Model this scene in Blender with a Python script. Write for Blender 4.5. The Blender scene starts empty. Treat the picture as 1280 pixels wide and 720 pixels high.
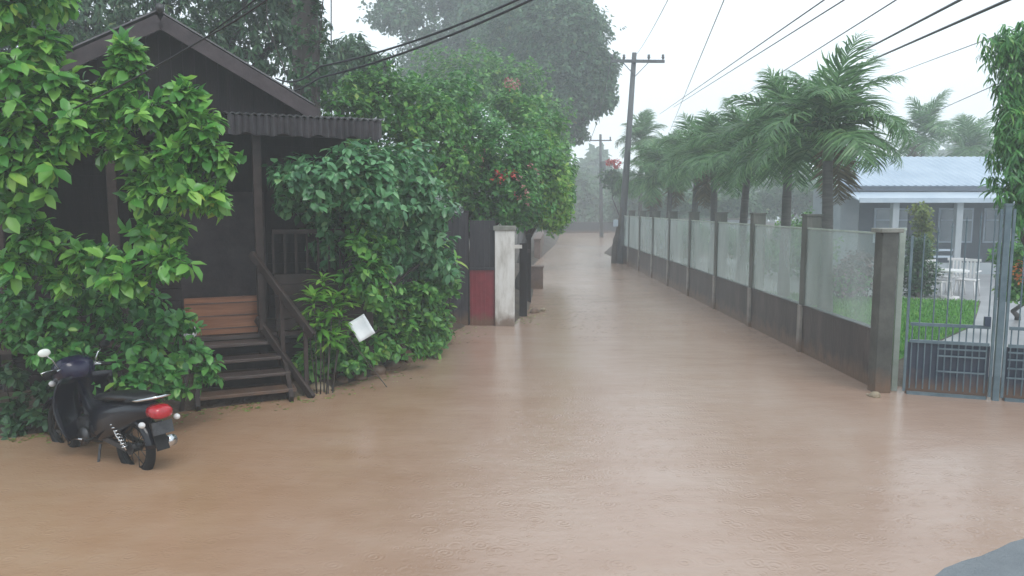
import bpy, math, random
import numpy as np
from mathutils import Matrix, Vector
random.seed(7); RS = np.random.RandomState(11)
sc = bpy.context.scene
COL = sc.collection
PI = math.pi

# ------------------------------------------------------------------ camera
CH, F0, PIT = 2.4, 930.0, math.atan(100/930.0)
def ray(x, y):
    a = (x-640)/F0; b = -(y-360)/F0
    return (a, math.cos(PIT)+b*math.sin(PIT), -math.sin(PIT)+b*math.cos(PIT))
def gp(x, y, z=0.0):
    d = ray(x, y); t = (z-CH)/d[2]
    return (d[0]*t, d[1]*t)
def at(x, y, Y):
    d = ray(x, y); t = Y/d[1]
    return (d[0]*t, Y, CH+d[2]*t)
cam = bpy.data.cameras.new('camera'); co = bpy.data.objects.new('camera', cam); COL.objects.link(co)
co.location = (0, 0, CH); co.rotation_euler = (PI/2-PIT, 0, 0)
cam.sensor_width = 36; cam.lens = 36*F0/1280; cam.clip_start = .05; cam.clip_end = 3000
sc.camera = co

# ------------------------------------------------------------------ materials
def mat(name):
    m = bpy.data.materials.new(name); m.use_nodes = True
    nt = m.node_tree; b = nt.nodes['Principled BSDF']
    return m, nt, b
def nd(nt, t, **k):
    n = nt.nodes.new(t)
    for a, v in k.items(): setattr(n, a, v)
    return n
def ramp(nt, stops, src):
    r = nd(nt, 'ShaderNodeValToRGB'); cr = r.color_ramp
    while len(cr.elements) < len(stops): cr.elements.new(.5)
    for e, (p, c) in zip(cr.elements, stops): e.position = p; e.color = (*c, 1)
    nt.links.new(src, r.inputs[0]); return r.outputs[0]
def noise(nt, scale, detail=4, rough=.6, vec=None, stretch=None):
    n = nd(nt, 'ShaderNodeTexNoise'); n.inputs['Scale'].default_value = scale
    n.inputs['Detail'].default_value = detail; n.inputs['Roughness'].default_value = rough
    tc = nd(nt, 'ShaderNodeTexCoord'); src = tc.outputs['Object']
    if stretch:
        mp = nd(nt, 'ShaderNodeMapping'); mp.inputs['Scale'].default_value = stretch
        nt.links.new(src, mp.inputs[0]); src = mp.outputs[0]
    nt.links.new(src, n.inputs['Vector']); return n.outputs['Fac']
def bump(nt, b, src, strength=.3, dist=.02):
    n = nd(nt, 'ShaderNodeBump'); n.inputs['Strength'].default_value = strength; n.inputs['Distance'].default_value = dist
    nt.links.new(src, n.inputs['Height']); nt.links.new(n.outputs[0], b.inputs['Normal']); return n
def surf(name, c1, c2, scale=3, rough=.6, bs=.3, bd=.01, metal=0, stretch=None, spec=.5, coat=0, c3=None, bscale=None, mud=False):
    m, nt, b = mat(name)
    f = noise(nt, scale, 6, .65, stretch=stretch)
    st = [(.3, c1), (.7, c2)] if c3 is None else [(.28, c1), (.5, c2), (.68, c3)]
    col = ramp(nt, st, f)
    if mud:
        g = nd(nt, 'ShaderNodeNewGeometry'); sx = nd(nt, 'ShaderNodeSeparateXYZ'); nt.links.new(g.outputs['Position'], sx.inputs[0])
        nz = nd(nt, 'ShaderNodeTexNoise'); nz.inputs['Scale'].default_value = 5; nz.inputs['Detail'].default_value = 6; nt.links.new(g.outputs['Position'], nz.inputs['Vector'])
        ma = nd(nt, 'ShaderNodeMath', operation='MULTIPLY_ADD'); nt.links.new(nz.outputs['Fac'], ma.inputs[0]); ma.inputs[1].default_value = -.45; nt.links.new(sx.outputs['Z'], ma.inputs[2])
        mr = nd(nt, 'ShaderNodeMapRange'); nt.links.new(ma.outputs[0], mr.inputs[0]); mr.inputs[1].default_value = -.16; mr.inputs[2].default_value = .06; mr.inputs[3].default_value = .85; mr.inputs[4].default_value = 0
        mxx = nd(nt, 'ShaderNodeMix', data_type='RGBA'); nt.links.new(mr.outputs[0], mxx.inputs[0]); nt.links.new(col, mxx.inputs[6]); mxx.inputs[7].default_value = (.15, .085, .05, 1); col = mxx.outputs[2]
    nt.links.new(col, b.inputs['Base Color'])
    b.inputs['Roughness'].default_value = rough; b.inputs['Metallic'].default_value = metal
    b.inputs['Specular IOR Level'].default_value = spec; b.inputs['Coat Weight'].default_value = coat
    if bs: bump(nt, b, noise(nt, bscale or scale*6, 5, .6, stretch=stretch), bs, bd)
    return m
def foliage(name, c1, c2, c3, trans=.3, rough=.38, spec=.5):
    m, nt, b = mat(name)
    g = nd(nt, 'ShaderNodeNewGeometry')
    mx = nd(nt, 'ShaderNodeMath', operation='ADD'); mm = nd(nt, 'ShaderNodeMath', operation='MULTIPLY')
    nt.links.new(g.outputs['Random Per Island'], mm.inputs[0]); mm.inputs[1].default_value = .6
    n2 = nd(nt, 'ShaderNodeMath', operation='MULTIPLY'); nt.links.new(noise(nt, 1.6, 2), n2.inputs[0]); n2.inputs[1].default_value = .4
    nt.links.new(mm.outputs[0], mx.inputs[0]); nt.links.new(n2.outputs[0], mx.inputs[1])
    c = ramp(nt, [(.15, c1), (.45, c2), (.76, c3), (.90, (c3[0]*1.5+.05, c3[1]*.95, c3[2]*.7))], mx.outputs[0])
    nt.links.new(c, b.inputs['Base Color']); b.inputs['Roughness'].default_value = rough
    b.inputs['Specular IOR Level'].default_value = spec
    t = nd(nt, 'ShaderNodeBsdfTranslucent'); nt.links.new(c, t.inputs['Color'])
    s = nd(nt, 'ShaderNodeMixShader'); s.inputs[0].default_value = trans
    nt.links.new(b.outputs[0], s.inputs[1]); nt.links.new(t.outputs[0], s.inputs[2])
    nt.links.new(s.outputs[0], nt.nodes['Material Output'].inputs['Surface'])
    return m
M = {}
M['leaf_bright'] = foliage('leaf_bright', (.035, .15, .035), (.11, .34, .06), (.28, .56, .11), .38, .28)
M['leaf_shrub'] = foliage('leaf_shrub', (.028, .13, .036), (.065, .24, .055), (.14, .38, .085), .33, .3)
M['leaf_ivy'] = foliage('leaf_ivy', (.035, .13, .055), (.085, .25, .10), (.19, .42, .19), .3, .28)
M['leaf_lime'] = foliage('leaf_lime', (.08, .26, .03), (.16, .40, .05), (.30, .52, .09), .36)
M['leaf_hedge'] = foliage('leaf_hedge', (.04, .15, .035), (.085, .28, .055), (.19, .42, .08), .33)
M['leaf_dark'] = foliage('leaf_dark', (.018, .065, .028), (.04, .115, .045), (.08, .18, .07), .28)
M['leaf_far'] = foliage('leaf_far', (.04, .11, .055), (.075, .17, .08), (.12, .22, .10), .35)  # greyer, paler green: part of the distance haze is put into the colour
M['leaf_palm'] = foliage('leaf_palm', (.06, .15, .06), (.13, .28, .105), (.24, .42, .17), .46, .3)
M['leaf_purple'] = foliage('leaf_purple', (.06, .07, .05), (.14, .10, .11), (.25, .17, .20), .25)
M['leaf_olive'] = foliage('leaf_olive', (.10, .16, .03), (.17, .24, .05), (.26, .32, .08), .3)
M['leaf_dead'] = foliage('leaf_dead', (.09, .07, .04), (.15, .12, .06), (.22, .17, .09), .25, .6)
M['flower_red'] = foliage('flower_red', (.45, .02, .02), (.65, .05, .05), (.7, .12, .10), .3)
M['flower_pink'] = foliage('flower_pink', (.45, .12, .14), (.5, .2, .2), (.6, .35, .33), .3)
M['flower_orange'] = foliage('flower_orange', (.5, .12, .03), (.6, .18, .04), (.65, .25, .05), .3)
M['grass'] = foliage('grass', (.06, .20, .03), (.10, .32, .045), (.17, .42, .07), .3, .5)
M['bark'] = surf('bark', (.03, .025, .022), (.09, .075, .065), 6, .8, .6, .02, stretch=(1, 1, .25))
M['bark_palm'] = surf('bark_palm', (.05, .048, .045), (.13, .12, .11), 5, .7, .5, .015, stretch=(.4, .4, 4))
M['crownshaft'] = surf('crownshaft', (.07, .14, .05), (.12, .22, .08), 4, .4, .1)
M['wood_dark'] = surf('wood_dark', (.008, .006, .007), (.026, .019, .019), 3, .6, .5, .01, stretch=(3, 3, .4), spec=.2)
M['wood_barge'] = surf('wood_barge', (.028, .021, .024), (.075, .058, .062), 4, .5, .4, .008, spec=.3)
M['wood_step'] = surf('wood_step', (.03, .02, .018), (.10, .07, .06), 4, .35, .4, .008, stretch=(.5, 4, 4), mud=True)
M['wood_rail'] = surf('wood_rail', (.018, .013, .012), (.055, .038, .034), 4, .5, .5, .006, spec=.3)
M['plywood'] = surf('plywood', (.11, .045, .025), (.21, .088, .045), 2.2, .4, .3, .004, stretch=(.5, 1, 6), c3=(.27, .125, .065))
M['roofing'] = surf('roofing', (.03, .03, .033), (.10, .095, .10), 2.5, .35, .3, .01)
M['awning'] = surf('awning', (.022, .018, .022), (.06, .05, .055), 2.5, .4, .3, .01)
M['concrete_wet'] = surf('concrete_wet', (.03, .031, .027), (.065, .066, .057), 2.2, .5, .5, .008, c3=(.11, .11, .095), bscale=30, mud=True)
M['concrete_post'] = surf('concrete_post', (.05, .055, .045), (.10, .105, .09), 2.2, .5, .4, .006, c3=(.20, .20, .175), bscale=30, mud=True, stretch=(2, 2, 0.35))
M['concrete_tan'] = surf('concrete_tan', (.19, .17, .15), (.34, .31, .27), 4, .5, .3, .004, mud=True)
M['wall_low'] = surf('wall_low', (.010, .008, .008), (.032, .023, .021), 1.6, .4, .5, .01, c3=(.07, .052, .046), bscale=14, mud=True, stretch=(1.6, 1.6, 0.4))
M['cap'] = surf('cap', (.14, .14, .12), (.27, .27, .24), 6, .5, .4, .005)
M['white_paint'] = surf('white_paint', (.36, .33, .29), (.68, .66, .63), 1.7, .45, .3, .006, stretch=(2.5, 2.5, .6), c3=(.78, .77, .76), bscale=18, mud=True)
M['red_gate'] = surf('red_gate', (.16, .012, .02), (.28, .03, .045), 3, .4, .3, .004, mud=True)
M['dark_board'] = surf('dark_board', (.012, .012, .016), (.045, .04, .05), 2, .5, .5, .01, stretch=(4, 4, .5), mud=True)
M['brick_brown'] = surf('brick_brown', (.11, .07, .06), (.21, .14, .115), 5, .6, .4, .01, mud=True)
M['pole'] = surf('pole', (.045, .048, .055), (.10, .105, .11), 4, .6, .3, .01, stretch=(1, 1, .2))
M['gate_paint'] = surf('gate_paint', (.06, .10, .125), (.14, .19, .215), 5, .35, .15, .002)
M['gate_dark'] = surf('gate_dark', (.012, .022, .045), (.035, .05, .085), 2.2, .3, .2, .004, mud=True)
M['post_pale'] = surf('post_pale', (.30, .36, .30), (.48, .53, .47), 4, .4, .2, .003)
M['house_roof'] = surf('house_roof', (.26, .34, .44), (.42, .50, .59), .45, .35, .1, .01)
M['house_trim'] = surf('house_trim', (.36, .44, .53), (.50, .57, .64), 1, .4, .05)
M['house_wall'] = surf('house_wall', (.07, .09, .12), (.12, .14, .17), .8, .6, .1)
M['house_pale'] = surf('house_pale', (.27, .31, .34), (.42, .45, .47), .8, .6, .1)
M['glass_dark'] = surf('glass_dark', (.20, .25, .29), (.33, .38, .42), .7, .12, 0)
M['white_plastic'] = surf('white_plastic', (.62, .6, .6), (.8, .79, .79), 3, .35, .05)
M['ceramic'] = surf('ceramic', (.55, .56, .58), (.7, .7, .72), 3, .2, 0)
M['paper'] = surf('paper', (.66, .7, .73), (.82, .84, .86), 5, .5, .2, .002)
M['rock'] = surf('rock', (.05, .045, .04), (.16, .14, .12), 4, .5, .7, .02, c3=(.26, .23, .2), mud=True)
M['rock_tan'] = surf('rock_tan', (.22, .17, .11), (.38, .31, .21), 5, .5, .5, .02)
M['bike_paint'] = surf('bike_paint', (.003, .004, .008), (.006, .007, .015), 3, .25, 0, coat=.25, spec=.35)
M['bike_navy'] = surf('bike_navy', (.006, .006, .025), (.012, .010, .04), 3, .25, 0, coat=.3, spec=.35)
M['rubber'] = surf('rubber', (.006, .006, .007), (.014, .014, .014), 30, .6, .3, .003, spec=.25)
M['vinyl'] = surf('vinyl', (.008, .008, .01), (.018, .018, .02), 20, .35, .2, .002)
M['chrome'] = surf('chrome', (.55, .56, .58), (.7, .71, .72), 10, .14, 0, metal=1)
M['engine'] = surf('engine', (.03, .03, .033), (.09, .09, .095), 12, .4, .3, .004, metal=.6)
M['lens_red'] = surf('lens_red', (.32, .005, .012), (.5, .015, .03), 20, .12, .2, .002, coat=.6)
M['lens_clear'] = surf('lens_clear', (.5, .5, .5), (.7, .7, .7), 20, .08, 0)
M['mirror'] = surf('mirror', (.75, .78, .74), (.85, .87, .83), 3, .1, 0)  # pale non-metal: the glint is put into the colour
M['wire'] = surf('wire', (.01, .01, .012), (.02, .02, .022), 5, .5, 0)
M['wire_grey'] = surf('wire_grey', (.05, .055, .06), (.08, .085, .09), 5, .5, 0)
M['soil'] = surf('soil', (.03, .02, .014), (.08, .055, .038), 1.4, .7, .8, .05, c3=(.10, .085, .05), bscale=12)
M['lawn'] = surf('lawn', (.05, .15, .03), (.09, .25, .045), 1.2, .8, .8, .03, bscale=40)
M['drive'] = surf('drive', (.22, .22, .23), (.36, .36, .37), .8, .35, .3, .005, bscale=20)
M['road'] = surf('road', (.12, .135, .15), (.19, .205, .22), 1.8, .25, .6, .01, bscale=60)
M['roof_rust'] = surf('roof_rust', (.22, .12, .1), (.34, .2, .17), 2, .6, .2)

def panel_material():
    m, nt, b = mat('frosted_panel')
    b.inputs['Base Color'].default_value = (.60, .68, .66, 1); b.inputs['Roughness'].default_value = .25
    n = noise(nt, 2.0, 5, .6, stretch=(1, 1, .35))
    t = nd(nt, 'ShaderNodeBsdfTransparent'); t.inputs[0].default_value = (.93, .97, .95, 1)
    s = nd(nt, 'ShaderNodeMixShader')
    mr = nd(nt, 'ShaderNodeMapRange'); mr.inputs[1].default_value = .3; mr.inputs[2].default_value = .7
    mr.inputs[3].default_value = .0; mr.inputs[4].default_value = .16
    nt.links.new(n, mr.inputs[0])
    # the panel turns more opaque as it is seen more edge-on
    lw = nd(nt, 'ShaderNodeLayerWeight'); lw.inputs[0].default_value = .5
    ad = nd(nt, 'ShaderNodeMath', operation='ADD', use_clamp=True); ml = nd(nt, 'ShaderNodeMath', operation='MULTIPLY')
    m9 = nd(nt, 'ShaderNodeMapRange'); m9.inputs[1].default_value = .5; m9.inputs[2].default_value = .86; m9.inputs[3].default_value = .02; m9.inputs[4].default_value = .46
    nt.links.new(lw.outputs['Facing'], m9.inputs[0]); nt.links.new(m9.outputs[0], ml.inputs[0]); ml.inputs[1].default_value = 1.0
    oi = nd(nt, 'ShaderNodeObjectInfo'); om = nd(nt, 'ShaderNodeMath', operation='MULTIPLY_ADD'); nt.links.new(oi.outputs['Random'], om.inputs[0]); om.inputs[1].default_value = .12; nt.links.new(mr.outputs[0], om.inputs[2])
    nt.links.new(om.outputs[0], ad.inputs[0]); nt.links.new(ml.outputs[0], ad.inputs[1])
    cc = ramp(nt, [(.33, (.42, .49, .46)), (.58, (.66, .72, .71))], noise(nt, 1.3, 6, .65, stretch=(1, 1, .3))); nt.links.new(cc, b.inputs['Base Color'])
    nt.links.new(ad.outputs[0], s.inputs[0]); nt.links.new(t.outputs[0], s.inputs[1]); nt.links.new(b.outputs[0], s.inputs[2])
    nt.links.new(s.outputs[0], nt.nodes['Material Output'].inputs['Surface']); return m
M['panel'] = panel_material()

def water_material():
    m, nt, b = mat('muddy_water')
    n1 = noise(nt, .22, 5, .6, stretch=(1.0, .55, 1))
    n2 = noise(nt, 1.5, 6, .7, stretch=(.45, 1.2, 1))
    ad = nd(nt, 'ShaderNodeMath', operation='ADD'); m1 = nd(nt, 'ShaderNodeMath', operation='MULTIPLY'); m2 = nd(nt, 'ShaderNodeMath', operation='MULTIPLY')
    nt.links.new(n1, m1.inputs[0]); m1.inputs[1].default_value = .65
    nt.links.new(n2, m2.inputs[0]); m2.inputs[1].default_value = .35
    nt.links.new(m1.outputs[0], ad.inputs[0]); nt.links.new(m2.outputs[0], ad.inputs[1])
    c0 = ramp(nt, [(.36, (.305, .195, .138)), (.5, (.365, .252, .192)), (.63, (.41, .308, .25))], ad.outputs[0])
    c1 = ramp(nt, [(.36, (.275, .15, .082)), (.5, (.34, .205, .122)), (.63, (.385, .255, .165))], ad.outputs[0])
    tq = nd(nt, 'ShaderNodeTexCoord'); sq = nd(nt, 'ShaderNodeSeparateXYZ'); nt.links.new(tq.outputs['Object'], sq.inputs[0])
    # left side painted more orange: weaker sky reflection put into the base colour
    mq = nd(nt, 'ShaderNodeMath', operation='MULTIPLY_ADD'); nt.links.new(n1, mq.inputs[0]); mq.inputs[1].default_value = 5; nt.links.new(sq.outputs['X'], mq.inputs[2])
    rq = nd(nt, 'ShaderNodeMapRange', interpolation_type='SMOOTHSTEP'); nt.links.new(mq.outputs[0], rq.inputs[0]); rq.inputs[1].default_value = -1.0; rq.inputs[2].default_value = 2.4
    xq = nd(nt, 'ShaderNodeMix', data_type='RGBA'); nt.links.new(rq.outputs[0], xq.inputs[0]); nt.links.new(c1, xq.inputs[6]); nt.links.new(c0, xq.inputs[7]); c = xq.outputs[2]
    nt.links.new(c, b.inputs['Base Color'])
    b.inputs['Roughness'].default_value = .22; b.inputs['IOR'].default_value = 1.33; b.inputs['Specular IOR Level'].default_value = .9
    tc = nd(nt, 'ShaderNodeTexCoord')
    # rain rings: one ring set per random cell
    def rings(scale, freq, seed):
        mp = nd(nt, 'ShaderNodeMapping'); mp.inputs['Location'].default_value = (seed, seed*2.3, 0)
        nt.links.new(tc.outputs['Object'], mp.inputs[0])
        v = nd(nt, 'ShaderNodeTexVoronoi'); v.inputs['Scale'].default_value = scale; v.inputs['Randomness'].default_value = 1
        nt.links.new(mp.outputs[0], v.inputs['Vector'])
        a = nd(nt, 'ShaderNodeMath', operation='MULTIPLY'); a.inputs[1].default_value = freq; nt.links.new(v.outputs['Distance'], a.inputs[0])
        s = nd(nt, 'ShaderNodeMath', operation='SINE'); nt.links.new(a.outputs[0], s.inputs[0])
        r = nd(nt, 'ShaderNodeMapRange'); r.inputs[1].default_value = .05; r.inputs[2].default_value = .55; r.inputs[3].default_value = 1; r.inputs[4].default_value = 0
        nt.links.new(v.outputs['Distance'], r.inputs[0])
        k = nd(nt, 'ShaderNodeMath', operation='MULTIPLY'); nt.links.new(s.outputs[0], k.inputs[0]); nt.links.new(r.outputs[0], k.inputs[1])
        return k.outputs[0]
    w1 = noise(nt, 5, 4, .6, stretch=(.6, 1.4, 1)); w2 = noise(nt, 26, 3, .6)
    tot = None
    for src, k in ((rings(5.0, 34, .3), .2), (rings(9, 28, 4.1), .15), (w1, .9), (w2, .22)):
        q = nd(nt, 'ShaderNodeMath', operation='MULTIPLY'); nt.links.new(src, q.inputs[0]); q.inputs[1].default_value = k
        if tot is None: tot = q.outputs[0]
        else:
            a = nd(nt, 'ShaderNodeMath', operation='ADD'); nt.links.new(tot, a.inputs[0]); nt.links.new(q.outputs[0], a.inputs[1]); tot = a.outputs[0]
    bump(nt, b, tot, .45, .012)
    return m
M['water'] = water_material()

# ------------------------------------------------------------------ object helpers
def link(name, me, parent=None):
    o = bpy.data.objects.new(name, me); COL.objects.link(o)
    if parent is not None: o.parent = parent
    return o
def tag(o, label=None, cat=None, group=None, kind=None):
    if label: o['label'] = label
    if cat: o['category'] = cat
    if group: o['group'] = group
    if kind: o['kind'] = kind
    return o
def thing(name, label, cat, loc=(0, 0, 0), rz=0, group=None):
    o = bpy.data.objects.new(name, None); COL.objects.link(o); o.empty_display_size = .2
    o.location = loc; o.rotation_euler = (0, 0, rz)
    return tag(o, label, cat, group)
class MB:
    def __init__(s): s.v = []; s.f = []
    def add(s, vs, fs):
        n = len(s.v); s.v += [tuple(v) for v in vs]; s.f += [tuple(i+n for i in f) for f in fs]; return s
    def box(s, c, d, R=None):
        x, y, z = d[0]/2, d[1]/2, d[2]/2
        vs = [Vector(p) for p in ((-x, -y, -z), (x, -y, -z), (x, y, -z), (-x, y, -z), (-x, -y, z), (x, -y, z), (x, y, z), (-x, y, z))]
        if R is not None: vs = [R @ v for v in vs]
        return s.add([v+Vector(c) for v in vs], [(0, 3, 2, 1), (4, 5, 6, 7), (0, 1, 5, 4), (1, 2, 6, 5), (2, 3, 7, 6), (3, 0, 4, 7)])
    def beam(s, a, b, w, h, up=(0, 0, 1)):
        a = Vector(a); b = Vector(b); d = (b-a); L = d.length; d.normalize()
        sd = d.cross(Vector(up)).normalized(); u = sd.cross(d)
        R = Matrix((sd, d, u)).transposed()
        return s.box((a+b)/2, (w, L, h), R)
    def tube(s, pts, rad, seg=8, cap=True):
        pts = [Vector(p) for p in pts]; n = len(pts)
        if not hasattr(rad, '__len__'): rad = [rad]*n
        vs = []; ref = None
        for i, p in enumerate(pts):
            d = (pts[min(i+1, n-1)]-pts[max(i-1, 0)]).normalized()
            if ref is None: ref = Vector((1, 0, 0)) if abs(d.x) < .9 else Vector((0, 1, 0))
            a = (ref-d*ref.dot(d)).normalized(); b = d.cross(a); ref = a
            for k in range(seg):
                t = 2*PI*k/seg; vs.append(p+(a*math.cos(t)+b*math.sin(t))*rad[i])
        fs = [(i*seg+k, i*seg+(k+1) % seg, (i+1)*seg+(k+1) % seg, (i+1)*seg+k) for i in range(n-1) for k in range(seg)]
        if cap: fs += [tuple(range(seg))[::-1], tuple((n-1)*seg+k for k in range(seg))]
        return s.add(vs, fs)
    def loft(s, secs, seg=16, axis='x', pw=.75):
        """secs: (pos, centre_a, centre_b, half_a, half_b) rings across an axis, closed ends"""
        vs = []
        for (p, ca, cb, ha, hb) in secs:
            for k in range(seg):
                t = 2*PI*k/seg; c, q = math.cos(t), math.sin(t)
                a = ca+ha*math.copysign(abs(c)**pw, c); b = cb+hb*math.copysign(abs(q)**pw, q)
                vs.append((p, a, b) if axis == 'x' else ((a, b, p) if axis == 'z' else (a, p, b)))
        n = len(secs)
        fs = [(i*seg+k, i*seg+(k+1) % seg, (i+1)*seg+(k+1) % seg, (i+1)*seg+k) for i in range(n-1) for k in range(seg)]
        fs += [tuple(range(seg))[::-1], tuple((n-1)*seg+k for k in range(seg))]
        return s.add(vs, fs)
    def torus(s, c, R, r, axis='y', n=40, m=10, sx=1.0):
        vs = []
        for i in range(n):
            a = 2*PI*i/n
            for j in range(m):
                b = 2*PI*j/m; q = R+r*math.cos(b); w = r*sx*math.sin(b)
                vs.append((c[0]+q*math.cos(a), c[1]+w, c[2]+q*math.sin(a)))
        fs = [(i*m+j, ((i+1) % n)*m+j, ((i+1) % n)*m+(j+1) % m, i*m+(j+1) % m) for i in range(n) for j in range(m)]
        return s.add(vs, fs)
    def ball(s, c, r, n=12, m=8, lump=0, seed=0):
        rr = random.Random(seed); ph = [rr.random()*6 for _ in range(6)]
        vs = []
        for i in range(m+1):
            th = PI*i/m
            for k in range(n):
                a = 2*PI*k/n
                d = (math.sin(th)*math.cos(a), math.sin(th)*math.sin(a), math.cos(th))
                q = 1+lump*(math.sin(3*d[0]+ph[0])+math.sin(4*d[1]+ph[1])+math.sin(3.5*d[2]+ph[2])+.6*math.sin(7*d[0]+ph[3])*math.sin(6*d[1]+ph[4]))
                vs.append((c[0]+r[0]*d[0]*q, c[1]+r[1]*d[1]*q, c[2]+r[2]*d[2]*q))
        fs = [(i*n+k, (i+1)*n+k, (i+1)*n+(k+1) % n, i*n+(k+1) % n) for i in range(m) for k in range(n)]
        return s.add(vs, fs)
    def build(s, name, m, parent=None, smooth=False, bevel=0, angle=None):
        me = bpy.data.meshes.new(name); me.from_pydata(s.v, [], s.f); me.validate(); me.update()
        me.materials.append(m); o = link(name, me, parent)
        if smooth:
            me.polygons.foreach_set('use_smooth', [True]*len(me.polygons))
            if angle: me.set_sharp_from_angle(angle=math.radians(angle))
        if bevel:
            bv = o.modifiers.new('bevel', 'BEVEL'); bv.width = bevel; bv.segments = 2; bv.limit_method = 'ANGLE'
        return o

# ------------------------------------------------------------------ foliage engine
def nrm(a): return a/np.maximum(np.linalg.norm(a, axis=-1, keepdims=True), 1e-9)
T_BROAD = (np.array([(0, 0, 0), (0, .38, -.03), (0, .74, -.08), (0, 1.04, -.2), (-.27, .30, .05), (-.25, .70, 0), (.27, .30, .05), (.25, .70, 0)], float),
           [(0, 1, 4), (1, 2, 5, 4), (2, 3, 5), (0, 6, 1), (1, 6, 7, 2), (2, 7, 3)])
T_SMALL = (np.array([(0, 0, 0), (-.3, .5, .06), (0, 1, -.1), (.3, .5, .06)], float), [(0, 2, 1), (0, 3, 2)])
T_BLADE = (np.array([(-.035, 0, 0), (.035, 0, 0), (.06, .4, .0), (-.06, .4, .0), (.045, .75, -.1), (-.045, .75, -.1), (0, 1, -.28)], float),
           [(0, 1, 2, 3), (3, 2, 4, 5), (5, 4, 6)])
def leaf_mesh(name, P, D, N, S, T, m, parent=None):
    V, Fs = T; n = len(P)
    D = nrm(D); sd = nrm(np.cross(D, N)); N = np.cross(sd, D)
    W = (P[:, None, :]+S[:, None, None]*(V[None, :, 0:1]*sd[:, None, :]+V[None, :, 1:2]*D[:, None, :]+V[None, :, 2:3]*N[:, None, :])).reshape(-1, 3)
    me = bpy.data.meshes.new(name); k = len(V)
    me.vertices.add(len(W)); me.vertices.foreach_set('co', W.astype(np.float32).ravel())
    loop = np.concatenate([np.array(f) for f in Fs]); sizes = np.array([len(f) for f in Fs])
    L = (loop[None, :]+(np.arange(n)*k)[:, None]).ravel()
    SZ = np.tile(sizes, n); ST = np.concatenate([[0], np.cumsum(SZ)[:-1]])
    me.loops.add(len(L)); me.loops.foreach_set('vertex_index', L.astype(np.int32))
    me.polygons.add(len(SZ)); me.polygons.foreach_set('loop_start', ST.astype(np.int32)); me.polygons.foreach_set('loop_total', SZ.astype(np.int32))
    me.update(calc_edges=True); me.materials.append(m)
    return link(name, me, parent)
def rosettes(C, A, nl, size, rs, droop=.25, stem=.5, svar=.3):
    n = len(C); C = np.repeat(C, nl, 0); A = nrm(np.repeat(A, nl, 0))
    R = rs.normal(size=C.shape); R = nrm(R-A*(R*A).sum(1, keepdims=True))
    along = rs.rand(len(C), 1)
    D = nrm(R+A*(along*.9-.1)+np.array([0, 0, -droop])+rs.normal(size=C.shape)*.15)
    P = C-A*((1-along)*size*stem*2)+R*size*.06
    N = A*.6+np.array([0, 0, .9])+rs.normal(size=C.shape)*.35
    S = size*(1-svar+2*svar*rs.rand(len(C)))
    return P, D, N, S
def crown_points(ells, n, rs, rmin=.5, lump=.16):
    ells = [(np.array(c, float), np.array(r if hasattr(r, '__len__') else (r, r, r), float)) for c, r in ells]
    w = np.array([(r[0]*r[1]+r[1]*r[2]+r[0]*r[2]) for c, r in ells]); w /= w.sum()
    idx = rs.choice(len(ells), n, p=w)
    C = np.array([e[0] for e in ells])[idx]; Rr = np.array([e[1] for e in ells])[idx]
    d = nrm(rs.normal(size=(n, 3)))
    q = rmin+(1-rmin)*rs.rand(n, 1)**.5
    ph = idx[:, None]*1.7
    q = q*(1+lump*(np.sin(5*d[:, 0:1]+ph)+np.sin(6*d[:, 1:2]+2*ph)+np.sin(5.5*d[:, 2:3]+3*ph)))
    q = q*np.where(rs.rand(n, 1) < .07, 1.04+.16*rs.rand(n, 1), 1)
    return C+d*Rr*q, nrm(d+np.array([0, 0, .55]))
def limbs(base, ells, r0, nsub=2, seed=1, lean=0):
    rr = random.Random(seed); mb = MB(); b = Vector(base)
    top = sum((Vector(c) for c, r in ells), Vector())/len(ells)
    fork = b.lerp(top, .42)+Vector((rr.uniform(-.1, .1), rr.uniform(-.1, .1), 0))*(top-b).length*.5
    mid = b.lerp(fork, .5)+Vector((rr.uniform(-.05, .05), rr.uniform(-.05, .05), 0))*(top-b).length
    mb.tube([b-Vector((0, 0, .15)), b+Vector((0, 0, .08)), mid, fork], [r0*1.35, r0*1.1, r0*.85, r0*.7], 9)
    for c, r in ells:
        c = Vector(c); m1 = fork.lerp(c, .5)+Vector((rr.uniform(-.1, .1), rr.uniform(-.1, .1), rr.uniform(0, .12)))*(c-fork).length
        mb.tube([fork, m1, c], [r0*.5, r0*.3, r0*.14], 6)
        rv = r if hasattr(r, '__len__') else (r, r, r)
        for _ in range(nsub):
            d = Vector((rr.gauss(0, 1), rr.gauss(0, 1), rr.gauss(.2, .8))).normalized()
            e = c+Vector((d.x*rv[0], d.y*rv[1], d.z*rv[2]))*.85
            mb.tube([m1.lerp(c, .6), c.lerp(e, .5)+Vector((0, 0, .05*rv[2])), e], [r0*.18, r0*.1, r0*.03], 5)
    return mb
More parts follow.
